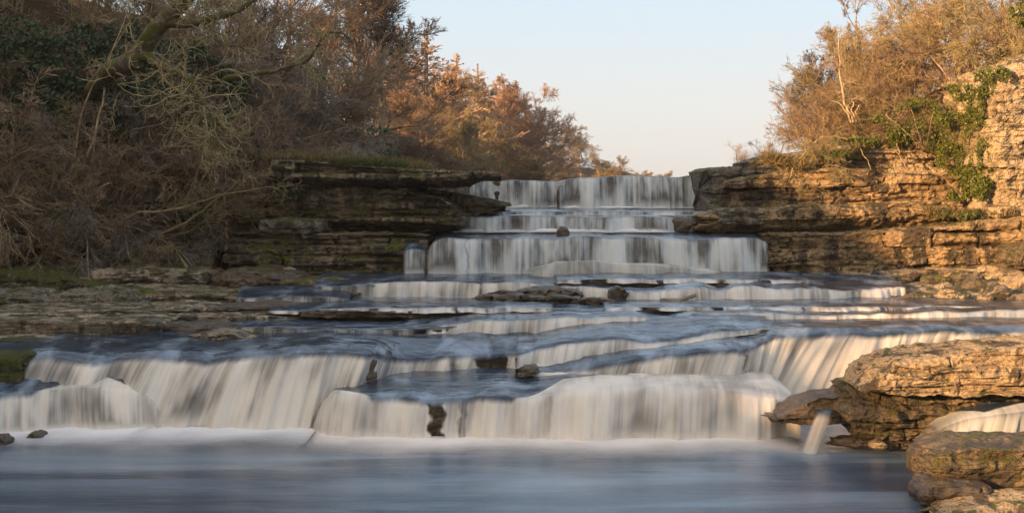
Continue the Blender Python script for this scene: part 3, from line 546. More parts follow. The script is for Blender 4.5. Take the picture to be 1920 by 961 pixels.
rock('dark stone in the froth under the low front left fall', [(46,820,832),(62,811,832),(76,817,832)], 26.6, .4, 'wet', p=8, r=.05, seed=80, res=.02, a=.01, groove=0, joints=0, n1=.03, name='boulder')
rock('dark stone at the left edge of the pool', [(-30,820,838),(0,819,838),(12,830,838)], 25.9, .4, 'wet', p=8, r=.05, seed=81, res=.02, a=.01, groove=0, joints=0, n1=.03, name='boulder')

# --- rubble on the right bank shelf
rub = [(1560,560,571,36.2,'wet','low dark rock poking from the water left of the rubble',1660),(1600,538,553,39,'wet','small black rock above the poking one',1640),
 (1674,533,556,38,'wet','round dark boulder at the water edge of the rubble',1708),(1668,558,570,36.2,'wet','flat dark rock in front of the round boulder',1722),
 (1735,520,548,39.2,'shade','big olive mossy boulder in the rubble',1795),(1764,545,570,36.2,'frock','pale angular block at the front of the rubble',1800),
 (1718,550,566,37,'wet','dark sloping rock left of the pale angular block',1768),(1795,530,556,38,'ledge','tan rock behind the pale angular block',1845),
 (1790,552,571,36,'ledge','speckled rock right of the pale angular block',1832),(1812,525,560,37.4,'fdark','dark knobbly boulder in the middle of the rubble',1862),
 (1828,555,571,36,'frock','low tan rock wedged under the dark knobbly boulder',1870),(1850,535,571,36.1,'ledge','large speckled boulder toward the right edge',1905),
 (1890,520,560,37.5,'frock','sunlit boulder at the right edge behind the speckled one',1960),(1885,552,572,35.9,'frock','tan rock at the right edge of the rubble',1960),
 (1640,524,536,40,'wet','thin wet ridge behind the round dark boulder',1720),(1780,512,528,40.2,'ledge','flat stone behind the olive boulder',1850),(1850,508,526,40,'frock','flat tan stone at the top right of the rubble',1950)]
for i, (x0, t0, b0, Y0, mm, lb, x1) in enumerate(rub):
    m0 = (x0+x1)/2; k = (x1-x0); t0 = t0-5
    rock(lb, [(x0, t0+(b0-t0)*.55, b0), (x0+k*.25, t0+(b0-t0)*.1, b0), (m0, t0, b0), (x1-k*.2, t0+(b0-t0)*.12, b0), (x1, t0+(b0-t0)*.5, b0)], Y0, k/F*Y0*.9+.3, mm, th=.3, a=.04, groove=.06, joints=.04, n1=.07, n2=.03, r=.18, p=3.2, sil=True, seed=90+i, res=.03, name='boulder', cat='boulder', group='rubble on the right shelf')
rock('rough brown bedrock under the rubble', [(1640,562,575),(1700,556,575),(1780,552,576),(1880,548,578),(2000,540,580)], 36.6, 6.5, 'ledge', th=.14, a=.08, groove=.08, r=.3, p=5, n1=.12, n2=.05, seed=110, topslope=.02)
rock('brown shelf at the foot of the sunlit lower wall', [(1500,517,528),(1620,512,528),(1760,506,526),(1880,500,524),(2000,496,522)], 40.6, 2.5, 'frock', th=.12, a=.08, groove=.06, r=.15, p=5, n1=.09, seed=111)

# --- right foreground
rock('thick sunlit slab on top of the right foreground rock', [(1616,722,734),(1628,700,735),(1668,672,737),(1690,662,738),(1728,654,740),(1768,650,740),(1828,643,741),(1888,638,742),(1948,634,743),(2088,628,745)], 24.6, 1.9, 'frock', th=.15, a=.08, groove=.15, joints=.08, r=.14, p=12, n1=.06, n2=.035, seed=121, res=.028, bw=1.5, sil=True)
rock('dark algae covered base of the right foreground rock', [(1590,736,800),(1607,732,822),(1642,732,834),(1732,734,836),(1832,736,838),(1952,738,840),(2092,738,842)], 25.0, 1.9, 'fdark', th=.2, a=.13, groove=.2, joints=.14, r=.2, p=12, n1=.07, n2=.05, seed=123, res=.03, prof=[(0,-.35),(.25,-.05),(.6,.02),(.85,-.1),(1,-.2)])
rock('dark wet pointed slab leaning left over the spout', [(1447,782,790),(1470,764,796),(1505,745,798),(1538,733,798),(1580,729,794),(1640,728,790)], 25.75, 1.1, 'wet', sil=True, th=.16, a=.05, groove=.06, joints=.05, r=.05, p=14, n1=.05, n2=.03, seed=125, res=.022)
rock('small brown stones at the waterline under the right foreground rock', [(1560,822,838),(1620,820,840),(1700,826,842),(1740,832,842)], 25.3, .5, 'wet', p=4, r=.08, seed=127, res=.03, a=.05)
rock('tan waterline stone under the algae covered base', [(1634,832,840),(1650,827,841),(1668,833,841)], 25.0, .3, 'frock', p=3, r=.06, seed=128, res=.015, a=.01, groove=0, joints=0, n1=.02, n2=.01, name='stone')
rock('algae bearded boulder at the lower right corner', [(1744,842,905),(1757,828,918),(1787,820,926),(1832,815,930),(1892,815,930),(1962,816,932),(2082,818,934)], 20.9, 1.5, 'fdark', th=.18, a=.08, groove=.10, joints=.04, r=.10, p=10, n1=.05, n2=.03, seed=131, res=.022, sil=True, prof=[(0,-.25),(.3,-.1),(.6,.05),(1,0)])
rock('low dark rock lying under the bearded boulder', [(1732,925,950),(1750,912,952),(1785,905,954),(1830,910,956),(1870,915,956)], 20.5, 1.0, 'wet', th=.3, a=.04, r=.12, p=4, n1=.06, seed=133, res=.022)
rock('pale smooth rock cut by the bottom right corner', [(1768,960,985),(1800,940,990),(1850,928,995),(1920,924,1000),(2040,922,1000)], 19.6, 1.2, 'frock', sil=True, th=.3, a=.03, groove=.04, r=.2, p=5, n1=.06, seed=135, res=.022)

# ------------------------------------------------------------------ terrain
def bed(y): return np.interp(y, [-60, 30, 31, 35, 39, 42, 44, 47, 60, 64, 100, 200, 400], [-.8, -.8, .2, .9, 1.4, 1.7, 2.4, 3.0, 3.6, 4.7, 5.0, 5.6, 7.0])
def terr(x, y):
    x = np.asarray(x, float); y = np.asarray(y, float)
    xl = np.interp(y, [-60, 36, 41, 44.5, 47, 50, 62, 100, 150, 200, 300, 420], [-18, -18, -17.5, -16, -11, -8, -4.5, -7, -8, -2, 26, 60])
    xr = np.interp(y, [-60, 20, 40, 44.5, 46.5, 62, 100, 160, 420], [18, 17, 17, 16, 8.5, 12, 20, 40, 120])
    dl = np.maximum(xl-x, 0); dr = np.maximum(x-xr, 0)
    # crest of the wooded gorge side, lower behind the camera
    cap = np.interp(y, [-60, -8, 1, 9, 16, 26, 46, 60, 90, 400], [8.2, 8.2, 9.0, 12.0, 15.0, 17.5, 15.0, 11, 9.5, 2.5])
    T = np.interp(y, [-60, -5, -2, 3, 6.6, 8.6, 14, 25, 38], [9.0, 8.0, 7.6, 7.6, 8.6, 13.6, 15.5, 18.5, 19])-bed(y)  # unseen crest beside the camera, heights shaped to cast shade on the falls
    near = 1-sstep(37, 44, y)
    rl = (1-near)*cap*(1-np.exp(-dl/cap))+near*T*(1-np.exp(-dl*4.5/T))
    cr = np.interp(y, [62, 75, 100, 400], [11, 6, 2.5, 1.5]); rr = cr*(1-np.exp(-dr*0.75/cr))
    z = bed(y)+rl+rr
    onb = sstep(0, 1.5, dl)+sstep(0, 1.5, dr)
    z = z+onb*0.35*fbm(x*0.25, y*0.25, 3.0, 4)
    cl = sstep(0, 1.0, dl)*np.interp(y, [40, 46, 50, 62, 100], [1.2, 2.0, 2.1, .6, .4])
    return z+cl+sstep(0, 1.0, dr)*np.interp(y, [40, 46, 55, 62, 100], [1, 1.6, 1.2, .4, .4])
def nonuni(lo, a, b, hi, fine, coarse):
    return np.unique(np.concatenate([np.arange(lo, a, coarse), np.arange(a, b, fine), np.arange(b, hi+.1, coarse)]))
gx = nonuni(-160, -40, 30, 180, .5, 4); gy = nonuni(-60, 40, 75, 420, .5, 4)
GX, GY = np.meshgrid(gx, gy, indexing='ij')
TV = np.stack([GX, GY, terr(GX, GY)], -1).reshape(-1, 3)
n = NB('leaf_litter_ground'); geo = n.n('ShaderNodeNewGeometry'); pos = geo.outputs['Position']
c = n.mix(n.ramp(n.noise(pos, 1.2, 6, .65), .35, .65), (.022, .016, .010), (.075, .05, .028))
c = n.mix(n.ramp(n.noise(pos, .5, 5, .6), .52, .64), c, (.05, .055, .018))
c = n.mix(n.ramp(n.noise(pos, 18, 3), .45, .7, 0, .7), c, (.11, .075, .042))
M['ground'] = n.done(n.bsdf(c, .95, 1.45, n.bump(n.noise(pos, 6, 6, .7), 1, .25), .1))
g = link('ground', make_mesh('ground', TV, grid_faces(len(gx), len(gy))[:, ::-1], M['ground'])); tag(g, kind='structure')

# pool
n = NB('pool_water'); geo = n.n('ShaderNodeNewGeometry'); pos = geo.outputs['Position']
w1 = n.noise(pos, 1, 3, .5, mp=(.18, .8, 1), dist=.3); w2 = n.noise(pos, 1, 5, .6, mp=(1.1, 6, 1))
fl = n.noise(pos, 1, 4, .5, mp=(.12, .55, 1), dist=.6)
c = n.mix(n.ramp(fl, .4, .7), (.032, .052, .082), (.155, .21, .275))
M['pool'] = n.done(n.bsdf(c, .27, 1.33, n.bump(n.math('ADD', w1, n.math('MULTIPLY', w2, .10)), .6, .10), .8))
px_ = np.linspace(-60, 60, 241); py_ = np.linspace(-30, 30.5, 122)
PX, PY = np.meshgrid(px_, py_, indexing='ij')
pl = link('water', make_mesh('water', np.stack([PX, PY, .008*fbm(PX*.3, PY*.5, 2, 3)], -1).reshape(-1, 3), grid_faces(241, 122)[:, ::-1], M['pool'])); tag(pl, kind='structure')

# ------------------------------------------------------------------ vegetation
def nrm(v): return v/np.maximum(np.linalg.norm(v, axis=-1, keepdims=True), 1e-9)
def tubes(pts, r0, r1, k):
    """pts (N,M,3) centre lines, radii r0->r1 (N,), k sides"""
    N, Mm, _ = pts.shape
    d = nrm(np.gradient(pts, axis=1))
    ref = np.where(np.abs(d[..., 2:3]) > 0.8, np.array([1.0, 0, 0]), np.array([0, 0, 1.0]))
    a = nrm(np.cross(d, ref)); b = np.cross(d, a)
    an = np.arange(k)*2*np.pi/k
    t = np.linspace(0, 1, Mm)[None, :, None, None]
    R = r0[:, None, None, None]*(1-t)+r1[:, None, None, None]*t
    V = pts[:, :, None, :]+R*(a[:, :, None, :]*np.cos(an)[None, None, :, None]+b[:, :, None, :]*np.sin(an)[None, None, :, None])
    V = V.reshape(-1, 3)
    f = grid_faces(Mm, k, True)[None]+(np.arange(N)*Mm*k)[:, None, None]
    return V, f.reshape(-1, 4)
def join(parts):
    vs = []; fs = []; o = 0
    for v, f in parts: vs.append(v); fs.append(f+o); o += len(v)
    return np.concatenate(vs), np.concatenate(fs)
def grow_line(rng, st, d, ln, nseg, wander, trop, curl=None):
    N = len(st); pts = np.zeros((N, nseg+1, 3)); pts[:, 0] = st
    step = (ln/nseg)[:, None]
    ax = nrm(rng.normal(size=(N, 3))) if curl else None
    for i in range(nseg):
        if curl: d = nrm(d+np.cross(ax, d)*curl)
        d = nrm(d+rng.normal(size=(N, 3))*wander+np.array([0, 0, trop]))
        pts[:, i+1] = pts[:, i]+d*step
    return pts
def children(rng, pts, ln, n, t0, ratio, ang, shape=None, angj=0.25, flat=0.0):
    N, Mm, _ = pts.shape
    t = rng.uniform(t0, 1.0, size=(N, n)); f = t*(Mm-1); i = np.minimum(f.astype(int), Mm-2); fr = (f-i)[..., None]
    ar = np.arange(N)[:, None]
    p = pts[ar, i]*(1-fr)+pts[ar, i+1]*fr
    d = nrm(pts[ar, i+1]-pts[ar, i])
    r = rng.normal(size=(N, n, 3)); r[..., 2] *= (1-flat)
    pr = nrm(r-(r*d).sum(-1, keepdims=True)*d)
    a = (ang+rng.normal(size=(N, n, 1))*angj)
    dd = nrm(np.cos(a)*d+np.sin(a)*pr)
    sh = shape(t) if shape is not None else (1.05-0.55*t)
    L = ln[:, None]*ratio*sh*rng.uniform(0.65, 1.25, size=(N, n))
    return p.reshape(-1, 3), dd.reshape(-1, 3), L.reshape(-1), t.reshape(-1)
SIDES = [8, 6, 4, 3, 3, 3]
def proto(seed, h, levels, r0, tw=0.006, t_dir=(0, 0, 1), stems=1, stem_spread=0.0, base_r=0.2):
    """levels: dict list nseg,wander,trop,(n,t0,ratio,ang,shape,flat) ; returns trunk part and crown part"""
    rng = np.random.default_rng(seed)
    st = rng.normal(size=(stems, 3))*base_r*(stems > 1); st[:, 2] = -0.1
    d = np.tile(np.array(t_dir, float), (stems, 1))+rng.normal(size=(stems, 3))*stem_spread; d[:, 2] = np.abs(d[:, 2]); d = nrm(d)
    ln = np.full(stems, float(h))*(rng.uniform(.6, 1.05, stems) if stems > 1 else 1)
    rr = np.full(stems, r0); trunk = []; crown = []
    for k, lv in enumerate(levels):
        if k > 0:
            st, d, ln2, t = children(rng, pts, ln, lv['n'], lv.get('t0', .3), lv['ratio'], lv['ang'], lv.get('shape'), lv.get('angj', .25), lv.get('flat', 0))
            rp = np.repeat(rr, lv['n']); rr = np.maximum(rp*(1-.75*t)*lv.get('rr', .55), tw); ln = ln2
        pts = grow_line(rng, st, d, ln, lv['nseg'], lv['wander'], lv['trop'])
        v = tubes(pts, rr, np.maximum(rr*.3, tw*.6), SIDES[k])
        (trunk if k < lv.get('cut', 1) or k == 0 else crown).append(v)
    return join(trunk), join(crown)

def broad(seed, h=12, dens=1.1, spread=1.0, tw=.010):
    dome = lambda t: 1.15-0.75*np.clip(t, 0, 1)**1.5
    return proto(seed, h*.8, [dict(nseg=9, wander=.07, trop=.04),
        dict(n=15, t0=.16, ratio=.58*spread, ang=1.0, nseg=8, wander=.16, trop=.07, rr=.5, shape=dome),
        dict(n=8, t0=.2, ratio=.5, ang=.75, nseg=6, wander=.2, trop=.04, rr=.5),
        dict(n=int(8*dens), t0=.15, ratio=.5, ang=.7, nseg=4, wander=.22, trop=.03, rr=.5),
        dict(n=int(7*dens), t0=.1, ratio=.85, ang=.5, nseg=3, wander=.16, trop=.05, rr=.5)], r0=h*.022, tw=tw)
def bushy(seed, h=10, dens=1.25, tw=.0065):
    return proto(seed, h*.9, [dict(nseg=8, wander=.1, trop=.12),
        dict(n=12, t0=.1, ratio=.5, ang=.55, nseg=6, wander=.14, trop=.12, rr=.5),
        dict(n=9, t0=.15, ratio=.45, ang=.6, nseg=4, wander=.16, trop=.10, rr=.5),
        dict(n=int(8*dens), t0=.1, ratio=.8, ang=.45, nseg=3, wander=.14, trop=.08, rr=.5)], r0=h*.013, tw=tw, stems=3, stem_spread=.22, base_r=.4)
def larch(seed, h=16, tw=.012):
    con = lambda t: np.maximum(1.02-t, .03)*1.3
    return proto(seed, h, [dict(nseg=12, wander=.008, trop=.05),
        dict(n=130, t0=.08, ratio=.26, ang=1.2, nseg=6, wander=.06, trop=.05, rr=.22, shape=con, angj=.12),
        dict(n=14, t0=.1, ratio=.33, ang=.9, nseg=3, wander=.12, trop=-.04, rr=.4),
        dict(n=7, t0=.1, ratio=.5, ang=.8, nseg=2, wander=.15, trop=-.06, rr=.5)], r0=h*.012, tw=tw)
def shrub(seed, h=3, dens=1.15, tw=.005, spread=.6, droop=-.03):
    return proto(seed, h, [dict(nseg=8, wander=.10, trop=droop),
        dict(n=9, t0=.15, ratio=.5, ang=.55, nseg=5, wander=.16, trop=droop*.6, rr=.6),
        dict(n=int(9*dens), t0=.1, ratio=.45, ang=.6, nseg=4, wander=.22, trop=.0, rr=.55),
        dict(n=int(5*dens), t0=.1, ratio=.85, ang=.5, nseg=3, wander=.16, trop=.0, rr=.6)], r0=.022*h/3, tw=tw, stems=14, stem_spread=spread, base_r=.25)

def fbroad(seed, h=12):
    return proto(seed, h*.85, [dict(nseg=9, wander=.06, trop=.04),
        dict(n=18, t0=.14, ratio=.55, ang=.95, nseg=8, wander=.15, trop=.09, rr=.45, shape=lambda t: 1.1-.7*t**1.5),
        dict(n=10, t0=.2, ratio=.5, ang=.75, nseg=5, wander=.2, trop=.05, rr=.5),
        dict(n=11, t0=.1, ratio=.5, ang=.7, nseg=3, wander=.22, trop=.04, rr=.5),
        dict(n=5, t0=.1, ratio=.95, ang=.45, nseg=3, wander=.14, trop=.05, rr=.5)], r0=h*.020, tw=.014)
def fbushy(seed, h=10):
    return proto(seed, h*.9, [dict(nseg=8, wander=.08, trop=.12),
        dict(n=16, t0=.05, ratio=.5, ang=.6, nseg=6, wander=.14, trop=.12, rr=.5),
        dict(n=12, t0=.1, ratio=.45, ang=.65, nseg=4, wander=.16, trop=.10, rr=.5),
        dict(n=14, t0=.1, ratio=.8, ang=.45, nseg=3, wander=.13, trop=.10, rr=.5)], r0=h*.012, tw=.015, stems=4, stem_spread=.3, base_r=.6)
M['tw_orange'] = bark_mat('larch_orange_twigs', (.28, .175, .105), (.45, .30, .185))
M['tw_brown'] = bark_mat('brown_twigs', (.16, .11, .068), (.30, .215, .14))
M['tw_olive'] = bark_mat('olive_brown_twigs', (.16, .13, .065), (.29, .235, .125))
M['tw_grey'] = bark_mat('grey_brown_twigs', (.14, .12, .10), (.26, .225, .185))
M['tw_dark'] = bark_mat('dark_twigs', (.035, .032, .030), (.075, .066, .058))  # darkened for the unlit right bank trees: shade put into the colour
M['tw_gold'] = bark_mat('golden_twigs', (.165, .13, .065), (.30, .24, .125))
M['tw_pale'] = bark_mat('pale_branches', (.30, .22, .14), (.46, .36, .24))
M['tw_moss'] = bark_mat('lichen_yellow_twigs', (.25, .215, .10), (.40, .34, .18))
M['bark'] = bark_mat('mossy_bark', (.08, .06, .042), (.20, .16, .115), moss=(.07, .08, .015))
M['bark_plain'] = bark_mat('brown_bark', (.13, .105, .078), (.30, .245, .185))
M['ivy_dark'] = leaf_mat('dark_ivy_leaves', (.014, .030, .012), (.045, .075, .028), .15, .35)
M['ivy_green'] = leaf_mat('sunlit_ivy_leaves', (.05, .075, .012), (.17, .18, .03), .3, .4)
M['leaf_moss'] = leaf_mat('yellow_moss_tufts', (.06, .07, .012), (.13, .13, .03), .2, .8)
M['grass_dry'] = leaf_mat('dry_grass', (.12, .10, .04), (.26, .20, .09), .3, .8)
M['grass_green'] = leaf_mat('green_grass', (.05, .07, .018), (.13, .13, .045), .3, .8)

PR = {}
def mkproto(key, gen):
    t, c = gen
    PR[key] = (make_mesh('trunk', t[0], t[1], M['bark_plain']), make_mesh('crown', c[0], c[1], M['tw_brown']), max(t[0][:, 2].max(), c[0][:, 2].max()))
for i in range(3): mkproto('broad%d' % i, broad(100+i))
for i in range(3): mkproto('bushy%d' % i, bushy(110+i))
for i in range(2): mkproto('larch%d' % i, larch(120+i, tw=.024))
for i in range(3): mkproto('fbroad%d' % i, fbroad(150+i)); mkproto('fbushy%d' % i, fbushy(160+i))
for i in range(4): mkproto('shrub%d' % i, shrub(130+i))
for i in range(2): mkproto('arch%d' % i, shrub(140+i, spread=1.1, droop=-.09))

def plant(key, loc, h, mat, label, name='tree', cat='tree', group=None, rz=None, tilt=(0, 0), sx=1.0, bark=None, parts=('trunk', 'crown')):
    root = empty(name, tuple(float(q) for q in loc)); tag(root, label, cat, group)
    tm, cm, ph = PR[key]; s = h/ph
    root.scale = (s*sx, s*sx, s)
    root.rotation_euler = (tilt[0], tilt[1], RNG.uniform(0, 6.28) if rz is None else rz)
    for nm, me, mt in ((parts[0], tm, bark or ('bark_plain' if name == 'tree' else mat)), (parts[1], cm, mat)):
        o = link(nm, me, root); o.material_slots[0].link = 'OBJECT'; o.material_slots[0].material = M[mt]
    return root
def far_tree(key, px, top, Y, mat, label, sx=1.0, base=None, **kw):
    x = (px-960)/F*Y; z = float(terr(x, Y)) if base is None else Zat(base, Y)
    return plant(key, (x, Y, z-.1), Zat(top, Y)-z, mat, label, sx=sx, **kw)

g1 = 'bare trees of the far left ridge'
ft = [
 # px, top, Y, proto, mat, sx, label
 (1092,232,215,'broad0','tw_grey',1.15,'grey bare oak standing last on the ridge against the sky'),
 (1128,285,240,'bushy1','tw_olive',1.3,'low rounded olive tree right of the last grey oak'),
 (1160,308,260,'bushy2','tw_gold',1.6,'tiny golden scrub tree tapering off the end of the ridge'),
 (1205,316,270,'bushy0','tw_gold',1.8,'faint golden treetop peeping over the highest fall'),
 (1246,318,275,'bushy1','tw_gold',1.8,'second faint golden treetop above the middle of the highest fall'),
 (1045,262,190,'bushy0','tw_grey',1.3,'grey thicket tree just left of the last grey oak'),
 (1020,225,180,'broad1','tw_grey',1.1,'purple grey bare tree below the orange crowned group'),
 (985,205,172,'bushy2','tw_brown',1.2,'brown tree under the right hand orange crowns'),
 (1000,152,170,'broad2','tw_orange',.85,'orange crowned tree at the shoulder of the ridge, rightmost of the bright ones'),
 (962,148,168,'larch1','tw_orange',1.3,'orange larch left of the tree on the shoulder'),
 (935,135,166,'broad0','tw_orange',.8,'round orange tree in the middle of the ridge line'),
 (898,118,160,'larch0','tw_orange',1.3,'orange larch with a thin spike in the middle of the ridge line'),
 (872,128,158,'broad1','tw_olive',.8,'olive topped tree between the two spiky larches'),
 (848,97,152,'larch1','tw_orange',1.3,'third spiky larch counting from the dark trees'),
 (822,112,150,'broad2','tw_orange',.7,'orange tree filling the gap right of the tallest larch'),
 (798,52,140,'larch0','tw_orange',1.45,'tallest larch, its pointed tip clear against the sky'),
 (774,92,142,'bushy0','tw_orange',.9,'orange tree between the two tallest larches'),
 (757,42,138,'larch1','tw_brown',1.0,'narrow brown larch touching the dark trees'),
 (742,74,136,'larch0','tw_orange',.9,'short red brown conifer in front of the narrow larch'),
 (965,250,130,'bushy0','tw_brown',1.3,'olive brown bush tree above the left end of the highest fall'),
 (915,215,128,'broad1','tw_olive',.9,'olive tree in the lower middle of the ridge'),
 (868,200,122,'bushy1','tw_olive',1.2,'olive brown tree above the overhanging cliff top'),
 (825,190,118,'broad2','tw_olive',.9,'mossy limbed tree behind the overhanging cliff top'),
 (780,175,112,'bushy2','tw_brown',1.2,'brown tree below the tallest larch'),
 (738,165,105,'broad0','tw_brown',.95,'brown tree with crooked limbs left of the brown one below the larch'),
 (1000,285,120,'bushy2','tw_olive',1.5,'low olive scrub over the left lip of the highest fall'),
 (900,280,100,'bushy0','tw_olive',1.6,'low olive scrub right behind the cliff edge'),
 (840,275,90,'bushy1','tw_brown',1.6,'low brown scrub behind the overhanging cliff top'),
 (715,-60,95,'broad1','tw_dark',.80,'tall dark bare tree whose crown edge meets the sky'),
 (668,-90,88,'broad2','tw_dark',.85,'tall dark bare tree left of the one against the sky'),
 (690,150,80,'bushy1','tw_brown',1.2,'brown shaded tree low in front of the tall dark ones'),
 (640,60,84,'bushy2','tw_orange',1.1,'rust brown tree before the tall dark ones'),
 (600,-60,80,'broad0','tw_brown',1.0,'tall brown tree with rust coloured twigs behind the mossy branch'),
 (560,40,74,'bushy0','tw_orange',1.2,'rust twigged tree right of the hanging mossy twigs'),
 (625,190,66,'bushy0','tw_brown',1.4,'brown thicket tree over the top tier of the left cliff'),
 (540,-90,78,'broad1','tw_brown',1.0,'tall brown tree directly behind the hanging mossy twigs'),
 (480,-100,72,'broad2','tw_dark',1.0,'tall dark tree behind the upper mossy limb'),
 (420,-110,70,'broad0','tw_brown',1.0,'tall brown tree behind the fork of the mossy limb'),
 (350,-110,68,'broad1','tw_brown',1.0,'tall brown tree above the big mossy limb'),
 (280,-110,68,'broad2','tw_olive',1.0,'tall olive brown tree left of the big mossy limb'),
 (205,-110,66,'broad0','tw_brown',1.0,'tall brown tree over the dark ivy bank'),
 (90,-110,70,'broad1','tw_olive',1.0,'tall tree over the ivy bank near the left edge'),
 (10,-110,60,'broad2','tw_brown',1.0,'tall brown tree at the upper left corner'),
 (500,170,60,'bushy1','tw_brown',1.2,'shaded brown thicket tree low behind the hanging twigs'),
 (60,-60,58,'fbroad1','tw_brown',1.0,'thick tangle of brown branches filling the upper left behind the ivy'),
 (150,-70,60,'fbroad2','tw_brown',1.0,'brown tangle tree right of the upper left one behind the ivy'),
 (430,130,60,'bushy2','tw_dark',1.2,'dark thicket tree behind the mossy fork'),
]
for px, top, Y, key, mt, sx, lb in ft:
    if Y > 85 and not key.startswith('larch'): key = 'f'+key
    if key.startswith('larch'): sx *= 1.35
    elif Y > 85: sx *= 1.35
    far_tree(key, px, top, Y, mt, lb, sx=sx, group=g1 if Y > 80 else 'bare trees on the left bank')

for i, (x_, y_, h_) in enumerate([(-29, -5.3, 6.2), (-30, -3.2, 6.6), (-30, 1.0, 5.0), (-29, 3.6, 4.8), (-31, 6.4, 5.8), (-33, -4.6, 6.6)]):  # trees added out of frame to thin the sun on the front falls
    plant(('broad%d' if i in (2, 3) else 'bushy%d') % (i % 3), (x_, y_, float(terr(x_, y_))-.1), h_, 'tw_brown', 'bare thicket tree added on the unseen crest of the left bank to filter the sun', group='added crest trees filtering the sun', sx=1.05)
# shrubs hanging over the left bank
ls = [ # px, base_py, Y, h, key, mat, label
 (30,440,44.5,4.2,'arch0','tw_brown','arching brown shrub nearest the left edge, low on the bank'),
 (110,455,44.2,4.4,'shrub0','tw_brown','dense brown shrub above the broken wall, second from the left edge'),
 (185,460,44,4.0,'arch1','tw_olive','shrub with twigs trailing over the shelf left of the hollow'),
 (250,430,44.5,4.6,'shrub1','tw_brown','dense brown shrub above the stack of dark blocks'),
 (330,420,44.8,4.2,'arch0','tw_olive','arching olive shrub overhanging the hollow of the cliff'),
 (400,400,45.2,3.8,'arch1','tw_brown','arching shrub over the dark recessed wall'),
 (455,380,45.5,3.6,'shrub2','tw_brown','grey brown shrub at the left end of the middle cliff tier'),
 (505,345,46,3.0,'arch0','tw_grey','fine grey shrub drooping onto the top tier of the cliff'),
 (60,330,47,5.0,'shrub2','tw_brown','upright brown shrub in the second row near the left edge'),
 (150,330,47,5.2,'shrub3','tw_brown','upright brown shrub in front of the ivy bank'),
 (240,320,47.5,5.0,'shrub0','tw_grey','thin stemmed grey shrub crossed by long straight poles'),
 (330,310,48,5.0,'shrub1','tw_brown','brown shrub under the big mossy limb'),
 (420,300,48.5,4.6,'shrub3','tw_brown','brown shrub behind the hanging mossy twigs'),
 (490,290,49.5,4.4,'shrub2','tw_grey','grey shrub right of the hanging mossy twigs'),
 (560,285,52,3.4,'shrub1','tw_grey','grey shrub on the top of the overhanging cliff'),
 (100,220,50,6.0,'shrub1','tw_olive','olive shrub high on the ivy bank'),
 (20,200,50,6.2,'shrub3','tw_brown','brown shrub high at the left edge'),
 (280,200,51,6.0,'shrub2','tw_brown','brown shrub high behind the big mossy limb'),
 (380,190,52,6.0,'shrub0','tw_brown','brown shrub behind the fork of the mossy limb'),
 (470,190,54,5.5,'shrub3','tw_brown','brown shrub high right of the mossy fork'),
 (570,240,56,4.5,'shrub0','tw_brown','brown shrub in the shade over the cliff top'),
 (640,265,58,4.0,'shrub1','tw_grey','low grey shrub behind the cliff top grass'),
 (-30,380,43,5.0,'arch1','tw_brown','brown shrub cut by the left edge'),
 (200,400,43.6,3.4,'arch0','tw_grey','pale twigged shrub lying low against the broken wall'),
]
for px, b, Y, h, key, mt, lb in ls:
    p = P(px, b, Y); plant(key, p, h, mt, lb, name='shrub', cat='shrub', group='bare shrubs on the left bank', parts=('stems', 'twigs'), tilt=(.35, .1), rz=RNG.uniform(-.6, .6), sx=1.15)

# right bank
rg = 'bare trees of the right bank'
rt = [
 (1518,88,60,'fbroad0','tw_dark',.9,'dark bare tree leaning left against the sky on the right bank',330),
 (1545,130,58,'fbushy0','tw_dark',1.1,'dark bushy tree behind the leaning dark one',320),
 (1508,225,57,'bushy0','tw_grey',.9,'low grey scrub tree over the grey hump of rock',330),
 (1395,255,120,'bushy2','tw_pale',2.0,'pale fuzzy bush far upstream beyond the right shelf',330),
 (1445,245,110,'bushy0','tw_grey',1.6,'greyish bush right of the pale fuzzy one upstream',330),
 (1592,30,58,'fbroad2','tw_gold',.75,'slender golden branched tree against the sky',320),
 (1640,-70,60,'broad2','tw_brown',.9,'tall brown tree crossing the top edge left of the golden thicket',300),
 (1720,-110,60,'broad0','tw_gold',.9,'tall golden twigged tree in the upper right',280),
 (1800,-130,58,'broad1','tw_gold',.9,'second tall golden tree toward the upper right corner',240),
 (1880,-150,56,'broad2','tw_gold',.9,'golden tree in the upper right corner',200),
 (1690,90,54,'bushy1','tw_gold',1.2,'golden bush tree in the middle of the right slope',240),
 (1620,140,54,'bushy2','tw_gold',1.1,'golden bush tree above the small sunlit crag',290),
 (1770,40,54,'bushy0','tw_brown',1.3,'reddish brown bush tree high on the right slope',250),
 (1850,10,53,'bushy1','tw_brown',1.3,'brown bush tree above the buttress',210),
 (1740,120,51,'bushy2','tw_gold',1.2,'golden bush tree over the ivy',235),
 (1920,0,50,'bushy0','tw_gold',1.3,'golden bush tree cut by the right edge above the buttress',180),
]
for px, top, Y, key, mt, sx, lb, b in rt:
    far_tree(key, px, top, Y, mt, lb, sx=sx, base=b, group=rg)
